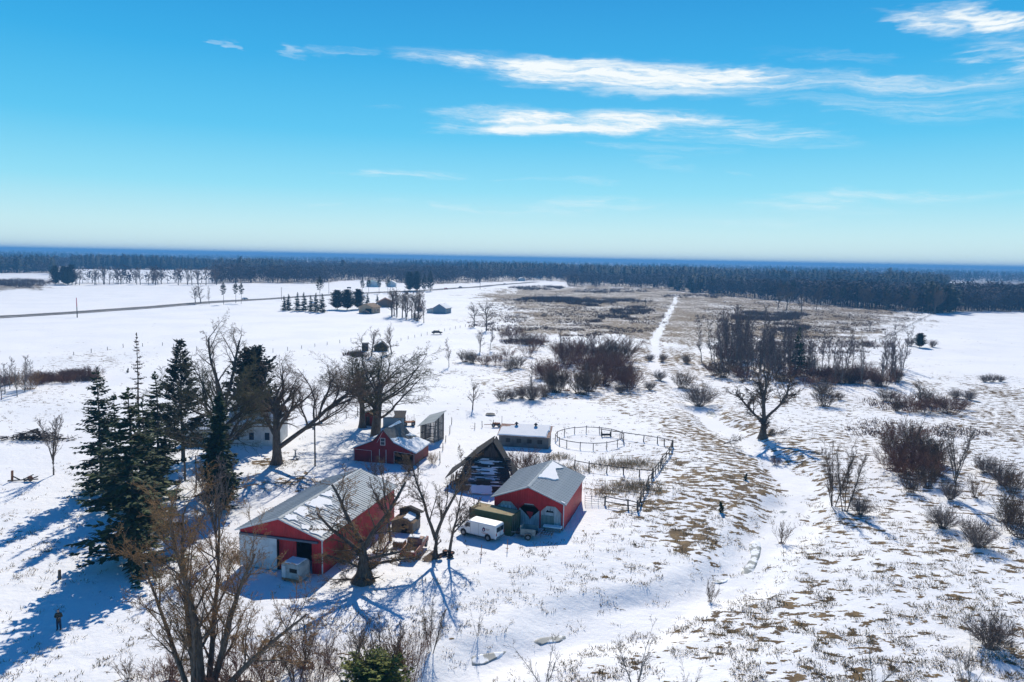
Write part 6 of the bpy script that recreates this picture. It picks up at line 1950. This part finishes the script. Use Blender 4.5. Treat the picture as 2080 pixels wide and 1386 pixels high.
# right foreground
RS = [(1443, 1222, 1172, 'bush_thin', 1.0, 'small dark bush by the creek bend'), (1588, 1103, 1050, 'bush_thin', 1.0, 'bush on the creek bank right of the long ice patch'), (2012, 1315, 1232, 'bush', 1.25, 'big round leafless bush alone at the lower right'),
      (1915, 1072, 1018, 'bush', 1.3, 'rounded grey bush left of its twin on the right slope'), (1985, 1110, 1045, 'bush', 1.2, 'rounded grey bush, the lower right of the twin bushes'), (1748, 1045, 1000, 'bush', 1.1, 'low bush at the foot of the twin trees'),
      (1930, 1015, 965, 'bush', .9, 'bush at the base of the lone fan tree on the right'), (1980, 1010, 960, 'bush_thin', 1.1, 'leaning bush right of the fan tree on the right'), (1850, 1000, 955, 'bush_b', 1.0, 'bush at the lower end of the dark thicket'),
      (1885, 990, 940, 'bush_b', 1.1, 'bush at the lower right end of the dark thicket'), (2050, 1060, 985, 'bush_b', 1.1, 'tall bush at the right edge of the picture'), (2075, 1090, 1010, 'bush_b', 1.2, 'tall dark bush cut by the right edge of the picture'),
      (2035, 985, 925, 'bush', 1.2, 'bush in the hedge along the field path on the right'), (2000, 960, 918, 'bush', 1.2, 'bush at the head of the hedge along the field path'), (2055, 1000, 950, 'bush_b', 1.2, 'dark bush at the lower end of the path hedge'),
      (1690, 985, 950, 'bush_thin', .9, 'small scrub left of the twin trees by the creek'), (1575, 945, 925, 'bush_red', .9, 'small brown tuft shrub in the lone tree shadow'), (1960, 1360, 1320, 'bush_thin', 1.2, 'thin bush at the bottom right corner')]
for x, yb, yt, k, w, lb in RS: at(k, 'shrub', x, yb, yt, lb, 'shrub', w=w)
for i, (x, y, hh) in enumerate([(1800, 905, 40), (1820, 930, 55), (1840, 945, 60), (1860, 960, 65), (1880, 945, 70), (1835, 900, 50), (1860, 915, 60), (1900, 940, 60), (1845, 970, 60), (1880, 975, 60), (1905, 965, 55), (1815, 955, 50)]):
    at(['brush', 'bush_b', 'bush_red'][i % 3], 'shrub', x, y, y - hh, 'leafless shrub in the %s, %s of the dark thicket on the right slope' % ('upper part' if y < 935 else 'lower part', third(x, 1798, 1907)), 'shrub', 'dark thicket on the right slope', w=1.25)
at('multi', 'bare_tree', 1692, 1028, 888, 'left one of the twin slender trees by the creek', w=.8)
at('multi', 'bare_tree', 1716, 1038, 892, 'right one of the twin slender trees by the creek', w=.85, rz=1.1)
at('multi', 'bare_tree', 1848, 925, 835, 'slim tree rising out of the dark thicket', w=.75)
at('fan', 'bare_tree', 1938, 1012, 858, 'lone fan crowned tree between the thicket and the path hedge', w=.75)
at('lone', 'lone_tree', 1550, 890, 735, 'lone bare tree with fallen limbs at its foot beyond the corral', rz=.3, w=1.45)
at('mid1', 'bare_tree', 1867, 828, 768, 'dark spreading tree in the brush at the right field edge', w=.9)
for i, (x, y, hh) in enumerate([(1800, 815, 30), (1825, 822, 32), (1850, 835, 38), (1885, 825, 40), (1905, 835, 38), (1930, 840, 36), (1820, 835, 26), (1880, 842, 30), (1945, 830, 26)]):
    at(['bush_b', 'brush', 'bush_red'][i % 3], 'shrub', x, y, y - hh, 'leafless shrub in the %s of the brush patch at the right field edge' % third(x, 1798, 1947), 'shrub', 'brush patch at the right field edge', w=1.4)
for x, yb, yt, lb in [(1940, 808, 786, 'ball shaped shrub right of the brush patch at the field edge'), (1968, 812, 788, 'second ball shaped shrub near the right field edge'), (1675, 825, 780, 'brown shrub below the aspen row'), (1670, 800, 765, 'taller reddish shrub under the aspen row'), (1705, 812, 795, 'flat brown shrub right under the aspen row'),
                      (2000, 776, 758, 'left shrub of the three at the edge of the white field'), (2015, 776, 756, 'middle shrub of the three at the edge of the white field'), (2032, 775, 760, 'right shrub of the three at the edge of the white field'),
                      (1260, 798, 776, 'round bush in the open snow below the middle thicket'), (1320, 792, 770, 'thin bush between the middle thicket and the grove'), (1340, 772, 748, 'bush on the track left of the grove'), (1385, 788, 750, 'tall round bush by the track'), (1420, 825, 768, 'wide bush left above the lone tree'),
                      (1320, 733, 715, 'small round bush beside the track'), (1345, 735, 715, 'low bush row left end by the track'), (1395, 738, 716, 'low bush row right end by the track')]:
    at('bush_b' if x % 2 else 'bush', 'shrub', x, yb, yt, lb, 'shrub', w=1.3)
# the middle thicket
rng = random.Random(17)
for i in range(34):
    x = rng.uniform(1085, 1280); y = rng.uniform(725, 800)
    if y > 790 - (x - 1085) * .12 + 30 or (x < 1110 and y < 760): y = 770
    at(rng.choice(['brush', 'bush_b', 'brush', 'bush_red']), 'shrub', x, y, y - rng.uniform(30, 62), 'leafless shrub in the %s and %s of the big mid-pasture thicket' % (third(x, 1085, 1280), 'front' if y > 762 else 'back'), 'shrub', 'middle thicket', w=rng.uniform(1.1, 1.5))
for i, (x, y, t) in enumerate([(1142, 728, 668), (1190, 735, 672), (1205, 735, 680), (1245, 742, 690), (1195, 800, 735)]):
    at('aspen%d' % (i % 3), 'aspen_tree', x, y, t, ['slim tree at the left back of the middle thicket', 'slim tree in the centre of the middle thicket', 'slim tree right beside the central one of the middle thicket', 'slim tree at the right end of the middle thicket', 'slim tree in front of the middle thicket'][i], w=1.2)
rng = random.Random(18)
for i, (x, y, hh) in enumerate([(945, 735, 28), (960, 738, 26), (985, 740, 24), (1010, 742, 30), (1030, 730, 26), (1035, 752, 24), (1070, 700, 30), (1085, 712, 30), (1045, 690, 28), (1100, 700, 26), (1050, 748, 30), (1075, 725, 28), (1020, 690, 20)]):
    at(rng.choice(['bush_b', 'brush', 'bush_red']), 'shrub', x, y, y - hh, 'dark %s shrub in the scattered brush left of the middle thicket, %s' % ('upper' if y < 720 else 'lower', third(x, 943, 1101)), 'shrub', 'scattered brush left of the middle thicket', w=1.35)
for i, (x, y, t) in enumerate([(1020, 815, 788), (1040, 810, 785), (1060, 808, 780), (1080, 812, 770), (1105, 805, 775)]):
    at(['bush_b', 'bush'][i % 2], 'shrub', x, y, t, ['first', 'second', 'third', 'fourth', 'fifth'][i] + ' tan shrub from the left in the row below the middle thicket', 'shrub', 'shrub row below the middle thicket', w=1.3)
at('mid2', 'bare_tree', 960, 832, 766, 'small crooked tree standing alone behind the coop', w=.9)
at('aspen1', 'bare_tree', 912, 746, 685, 'slim bare tree alone in the snow right of the big oak', w=1.3)
at('aspen2', 'bare_tree', 1079, 810, 738, 'slim tree rising from the shrub row below the middle thicket', w=1.0)
at('mid3', 'bare_tree', 988, 672, 600, 'large bare tree on the near side of the marsh', w=.95)
at('mid1', 'bare_tree', 963, 664, 612, 'bare tree left of the large one at the marsh edge', w=.9)
at('mid0', 'bare_tree', 975, 715, 668, 'pale bare tree above the scattered brush', w=1.0)
at('aspen0', 'bare_tree', 995, 712, 650, 'slim tree right of the pale one above the scattered brush', w=1.1)
at('mid2', 'bare_tree', 755, 724, 660, 'bare tree standing before the collapsed shack', w=1.05)
at('mid3', 'bare_tree', 795, 718, 652, 'bare tree at the right end of the collapsed shack', w=1.0)
# the grove and the aspen row
rng = random.Random(29)
for i in range(92):
    aa, rr_ = rng.random() * 6.28, math.sqrt(rng.random())
    x = 1537 + 96 * rr_ * math.cos(aa); y = 742 + 32 * rr_ * math.sin(aa) + (x - 1535) * .12
    at('aspen%d' % rng.randrange(3), 'aspen_tree', x, y, y - rng.uniform(66, 92) + (y - 740) * .2, 'thin grey tree in the %s of the dense grove, %s' % (third(x, 1443, 1627), 'near side' if y > 742 + (x - 1535) * .12 else 'far side'), 'tree', 'dense leafless grove', w=rng.uniform(1.1, 1.6))
for i in range(30):
    x = rng.uniform(1640, 1835); y = rng.uniform(735, 786)
    at('aspen%d' % rng.randrange(3), 'aspen_tree', x, y, y - rng.uniform(62, 92), 'thin bare tree at the %s of the open row right of the grove' % third(x, 1650, 1830), 'tree', 'open aspen row', w=rng.uniform(.9, 1.3))
for i in range(26):
    x = rng.uniform(1640, 1838); y = rng.uniform(768, 786)
    at(rng.choice(['bush_b', 'bush_red', 'brush']), 'shrub', x, y, y - rng.uniform(22, 42), 'low shrub under the %s of the open tree row' % third(x, 1640, 1838), 'shrub', 'shrubs under the aspen row', w=1.3)
for i in range(16):
    x = rng.uniform(1450, 1640); y = rng.uniform(735, 778)
    at(rng.choice(['bush_b', 'bush_red', 'brush']), 'shrub', x, y, y - rng.uniform(24, 44), 'low reddish shrub at the foot of the dense grove, %s' % third(x, 1450, 1640), 'shrub', 'shrubs under the grove', w=1.3)
at('spruce_far', 'spruce_tree', 1618, 764, 667, 'single green spruce at the right end of the dense grove', w=.75)
at('aspen0', 'bare_tree', 1425, 735, 655, 'slim tree just left of the dense grove', w=1.1)
at('mid1', 'bare_tree', 1767, 671, 646, 'small bare tree alone in the far pasture', w=1.2)
at('pine_full', 'pine_tree', 1868, 706, 677, 'round dark pine alone at the edge of the white field', w=1.5)
at('bush_b', 'shrub', 1849, 703, 684, 'shrub left of the lone round pine', 'shrub', w=1.3)
at('bush_b', 'shrub', 1893, 705, 688, 'shrub right of the lone round pine', 'shrub', w=1.4)
at('aspen1', 'bare_tree', 1851, 690, 660, 'small pale tree behind the lone round pine', w=1.2)
at('bush_red', 'shrub', 1802, 704, 690, 'red-brown shrub at the fence line of the white field', 'shrub', w=1.5)
at('bush_red', 'shrub', 1770, 702, 690, 'shrub left along the fence line of the white field', 'shrub', w=1.5)
# left side
for i, (x, y, t) in enumerate([(10, 800, 735), (20, 790, 722), (35, 806, 740), (50, 795, 720), (62, 790, 730), (3, 812, 745)]):
    at('aspen%d' % (i % 3), 'bare_tree', x, y, t, ['second slim tree from the left edge in the small copse', 'third slim tree from the left edge in the copse', 'fourth slim tree from the left, lowest in the copse', 'fifth slim tree from the left in the copse', 'rightmost slim tree of the copse at the left edge', 'leftmost slim tree of the copse at the picture edge'][i], 'tree', 'copse at the left edge', w=1.4)
at('brush_tan', 'shrub', 60, 790, 742, 'rusty orange shrub at the right end of the left copse', 'shrub', w=1.1)
for i in range(16):
    x = rng.uniform(-10, 190); y = 776 - (x - 0) * .055 + rng.uniform(-4, 10)
    at('bush_red', 'shrub', x, y, y - rng.uniform(14, 26), 'red-brown shrub at the %s of the low hedge on the left' % third(x, -10, 190), 'shrub', 'low red-brown hedge at the left', w=1.4)
for x, yb, yt, k, lb in [(408, 617, 574, 'mid2', 'bare tree by the road left of the two roadside pines'), (425, 618, 580, 'aspen1', 'slim bare tree next to the roadside pines'), (397, 616, 580, 'mid0', 'leftmost bare tree of the roadside clump'),
                         (454, 619, 573, 'pine', 'left roadside pine of the pair in the white field'), (479, 616, 573, 'pine', 'right roadside pine of the pair in the white field'), (490, 617, 574, 'pine', 'slim third pine beside the roadside pair')]:
    at(k, 'pine_tree' if k == 'pine' else 'bare_tree', x, yb, yt, lb, w=.9 if k == 'pine' else 1.1)
for i, (x, yb, yt) in enumerate([(577, 631, 602), (587, 631, 598), (605, 632, 595), (617, 632, 595), (631, 633, 601), (642, 634, 596), (655, 635, 597)]):
    at('spruce_far', 'spruce_tree', x, yb, yt, ['first', 'second', 'third', 'fourth', 'fifth', 'sixth', 'last'][i] + ' spruce from the left in the short row along the white field', 'tree', 'spruce row in the white field', w=1.0)
at('pine', 'pine_tree', 650, 612, 561, 'tall open pine behind the spruce row', w=1.0)
for x, yb, yt, k, w, lb in [(685, 629, 590, 'pine_full', 1.45, 'left one of the two big round pines beside the tan garage'), (705, 630, 589, 'pine_full', 1.4, 'right one of the two big round pines beside the tan garage'), (728, 628, 588, 'pine_full', 1.2, 'round pine just behind the tan garage'), (746, 624, 596, 'spruce_far', .9, 'small spruce behind the tan garage'), (766, 618, 598, 'spruce_far', .9, 'small spruce beside the brown house'),
                            (736, 600, 566, 'pine', 1.0, 'roadside pine left of the green roofed building'), (749, 599, 564, 'pine', 1.0, 'roadside pine in front of the green roofed building'), (770, 597, 565, 'pine', 1.0, 'roadside pine right of the green roofed building'), (788, 596, 564, 'pine', 1.1, 'tall pine before the white barn by the road'),
                            (832, 592, 553, 'pine_full', 1.0, 'dark dense pine by the far road'), (846, 592, 552, 'pine_full', 1.0, 'second dark dense pine by the far road'), (874, 592, 550, 'pine_white', 1.1, 'tallest dark pine by the far road'), (862, 592, 556, 'pine_white', 1.0, 'dark pine left of the tallest one by the far road')]:
    at(k, 'pine_tree' if 'pine' in k else 'spruce_tree', x, yb, yt, lb, w=w)
for i in range(15):
    x = rng.uniform(792, 850); y = 640 + (x - 792) * .16 + rng.uniform(-6, 5)
    at('mid%d' % rng.randrange(4), 'bare_tree', x, y, y - rng.uniform(52, 66), 'bare tree at the %s of the clump right of the tan garage' % third(x, 792, 850), 'tree', 'bare clump by the tan garage', w=.85)
at('aspen2', 'bare_tree', 861, 656, 596, 'crooked bare tree alone between the tan garage and the grey house', w=1.4)
at('bush_b', 'shrub', 847, 652, 632, 'shrub at the foot of the lone crooked tree', 'shrub', w=1.2)
# trunks that stand out along the edge of the right-hand woods and the left hedgerow
for i in range(46):
    x = rng.uniform(1540, 1930)
    d = np.interp(x, [a for a, b in FRONT], [b for a, b in FRONT]) - rng.uniform(-6, 14)
    X, Y = col_point(x, d)
    stand('mid%d' % rng.randrange(4) if rng.random() < .8 else 'pine', 'edge_tree', on_ground(X, Y), rng.uniform(13, 20), 'tree at the near edge of the right-hand woods, %s' % third(x, 1540, 1930), 'tree', 'edge of the right-hand woods', w=rng.uniform(.8, 1.1))
for x, y, t, k in [(1580, 628, 588, 'mid0'), (1598, 630, 586, 'mid1'), (1628, 635, 590, 'mid2'), (1658, 630, 592, 'mid3'), (1910, 630, 575, 'mid1')]:
    at(k, 'bare_tree', x, y, t, {1580: 'first of the four bare trees in front of the woods', 1598: 'second of the four bare trees in front of the woods', 1628: 'third bare tree in front of the woods', 1658: 'fourth bare tree in front of the woods', 1910: 'big bare tree at the corner of the white field'}[x], w=1.0)
for i in range(34):
    x = rng.uniform(106, 440)
    X, Y = col_point(x, 800 + rng.uniform(-12, 14))
    stand('mid%d' % rng.randrange(4) if x > 150 else 'pine_full', 'hedgerow_tree', on_ground(X, Y), rng.uniform(13, 19), 'tree in the %s of the far hedgerow beyond the left field' % third(x, 150, 440) if x > 150 else 'dark pine at the left end of the far hedgerow', 'tree', 'far hedgerow' if x > 150 else 'pines at the hedgerow end', w=rng.uniform(.8, 1.1))

# ---------------------------------------------------------------- uncountable ground cover
def blades(points, hgt, wid, n_b, seed, spread):
    g = np.random.default_rng(seed)
    P = np.repeat(points, n_b, axis=0)
    k = len(P)
    a = g.random(k) * 2 * np.pi
    off = np.stack([np.cos(a), np.sin(a), 0 * a], 1) * g.uniform(0, spread, (k, 1))
    h = np.repeat(hgt, n_b) * g.uniform(.5, 1.15, k)
    lean = np.stack([np.cos(a), np.sin(a), 0 * a], 1) * (h * g.uniform(.15, 1.0, k))[:, None]
    s = norm(g.normal(0, 1, (k, 3)) * [1, 1, .1]) * (np.repeat(wid, n_b) * g.uniform(.6, 1.4, k))[:, None]
    b = P + off
    V = np.stack([b - s, b + s, b + lean + np.stack([0 * h, 0 * h, h], 1)], 1).reshape(-1, 3)
    return V, np.arange(len(V)).reshape(-1, 3)


def build_cover():
    g = np.random.default_rng(4)
    # grass tufts poking through the snow
    n = 230000
    x_px = g.uniform(-300, 2400, n); y_px = 575 + (1500 - 575) * g.random(n) ** .8
    hor = 525 + .0192 * (x_px - 1040)
    d = 48000 / (y_px - hor)
    ok = d < 420
    X = np.tan((x_px - 1040) / 1500 * .97) * d; Y = d
    X = (x_px - 1040) / 1500 * d
    ga = grass_and_wood_shade(X, Y)
    cl = fbm(X / 1.6, Y / 1.6, 88, 3)
    keep = ok & (g.random(n) < ga * .65) & (cl > .45)
    for ax, ay, ar in BUILT: keep &= np.hypot(X - ax, Y - ay) > ar
    X, Y = X[keep], Y[keep]
    Z = terrain(X, Y)
    V, F = blades(np.stack([X, Y, Z - .03], 1), g.uniform(.10, .30, len(X)), np.full(len(X), .034), 6, 6, .40)
    o = mesh_obj('dry_grass', V, F, M_grass); tag(o, 'dead grass tufts poking through the snow', kind='stuff')
    # reeds and tall weeds in patches
    PV = []
    for (x, y, rx_, ry_, cnt, h) in [(1285, 945, 5.0, 2.2, 210, .9), (1240, 948, 4.0, 1.8, 90, .8), (1290, 990, 4.5, 2.2, 260, .8), (1230, 1000, 3.0, 1.4, 80, .7), (1160, 955, 3, 2, 120, .7), (1130, 930, 3, 1.5, 80, .7), (560, 945, 4, 1.6, 200, .15), (600, 985, 3, 1.4, 120, .15), (480, 1135, 2, 1.5, 160, .4)]:
        c = gp(x, y)
        q = g.normal(0, 1, (cnt, 2)) * [rx_ * .5, ry_ * .8] + [c.x, c.y]
        PV.append(blades(np.stack([q[:, 0], q[:, 1], terrain(q[:, 0], q[:, 1]) - .04], 1), np.full(cnt, h), np.full(cnt, .03), 6, int(x), .3))
    o = mesh_obj('reeds', *join_np(PV), M_reed); tag(o, 'tan reeds and long dead grass standing in the corral', kind='stuff')
    # brown-purple weeds and brush over the far marsh
    PV = []
    bands = [(1030, 1330, 606, 616, 1500, 2.2), (1060, 1170, 604, 612, 600, 2.6), (1150, 1225, 612, 622, 900, 2.6), (1240, 1330, 622, 645, 1000, 2.2), (1180, 1300, 640, 660, 900, 1.8), (1480, 1640, 634, 652, 1700, 2.4), (1560, 1650, 655, 675, 600, 1.8), (1000, 1120, 690, 702, 400, 1.6), (1440, 1800, 690, 720, 1200, 1.2),
             (950, 1380, 592, 690, 6000, .9), (1390, 1880, 606, 690, 5000, .8), (-60, 110, 567, 585, 1800, 3.0), (1030, 1150, 582, 590, 900, 2.6), (1150, 1320, 588, 596, 700, 2.4), (1340, 1500, 598, 606, 500, 2.4), (1760, 1960, 800, 842, 260, 1.0), (1880, 2100, 860, 900, 330, .6), (1730, 1860, 850, 900, 200, .6), (30, 190, 762, 778, 500, 1.2), (700, 790, 718, 728, 400, 1.6)]
    for (x0, x1, y0, y1, cnt, h) in bands:
        xs = g.uniform(x0, x1, cnt); ys = g.uniform(y0, y1, cnt)
        dd = 48000 / (ys - 525 - .0192 * (xs - 1040))
        X = (xs - 1040) / 1500 * dd; Y = dd
        uu = (xs - (x0 + x1) / 2) / ((x1 - x0) / 2); vv = (ys - (y0 + y1) / 2) / ((y1 - y0) / 2)
        k = (fbm(X / 14., Y / 14., 55, 3) > .40) & (uu ** 2 + vv ** 2 < .25 + 1.3 * fbm(X / 20., Y / 30., 58, 2) + .3 * g.random(cnt))
        X, Y = X[k], Y[k]
        PV.append(blades(np.stack([X, Y, terrain(X, Y) - .05], 1), np.full(len(X), h), np.full(len(X), .05 + .035 * (np.mean(dd) / 300)), 7, abs(int(x0)) + 3, 1.1))
    o = mesh_obj('marsh_weeds', *join_np(PV), M_weed); tag(o, 'brown and purple weeds and brush over the far marsh', kind='stuff')


BUILT = [(-20, 79, 11), (3.5, 90, 9), (-1, 81, 4)]
build_cover()
# ---------------------------------------------------------------- air
hz = bpy.data.materials.new('haze_air'); hz.use_nodes = True
hn = Nodes(hz.node_tree); hn.n.clear()
pv = hn.node('ShaderNodeVolumePrincipled')
pv.inputs['Color'].default_value = (.18, .53, 1.0, 1)
pv.inputs['Density'].default_value = 3.0e-4
pv.inputs['Anisotropy'].default_value = 0.0
ho = hn.node('ShaderNodeOutputMaterial')
hn.l.new(pv.outputs[0], ho.inputs['Volume'])
hb = MB().box(-17000, 17000, -17000, 17000, -80, 48).build('haze', hz)
tag(hb, 'thin blue winter haze over the far woods', kind='stuff')
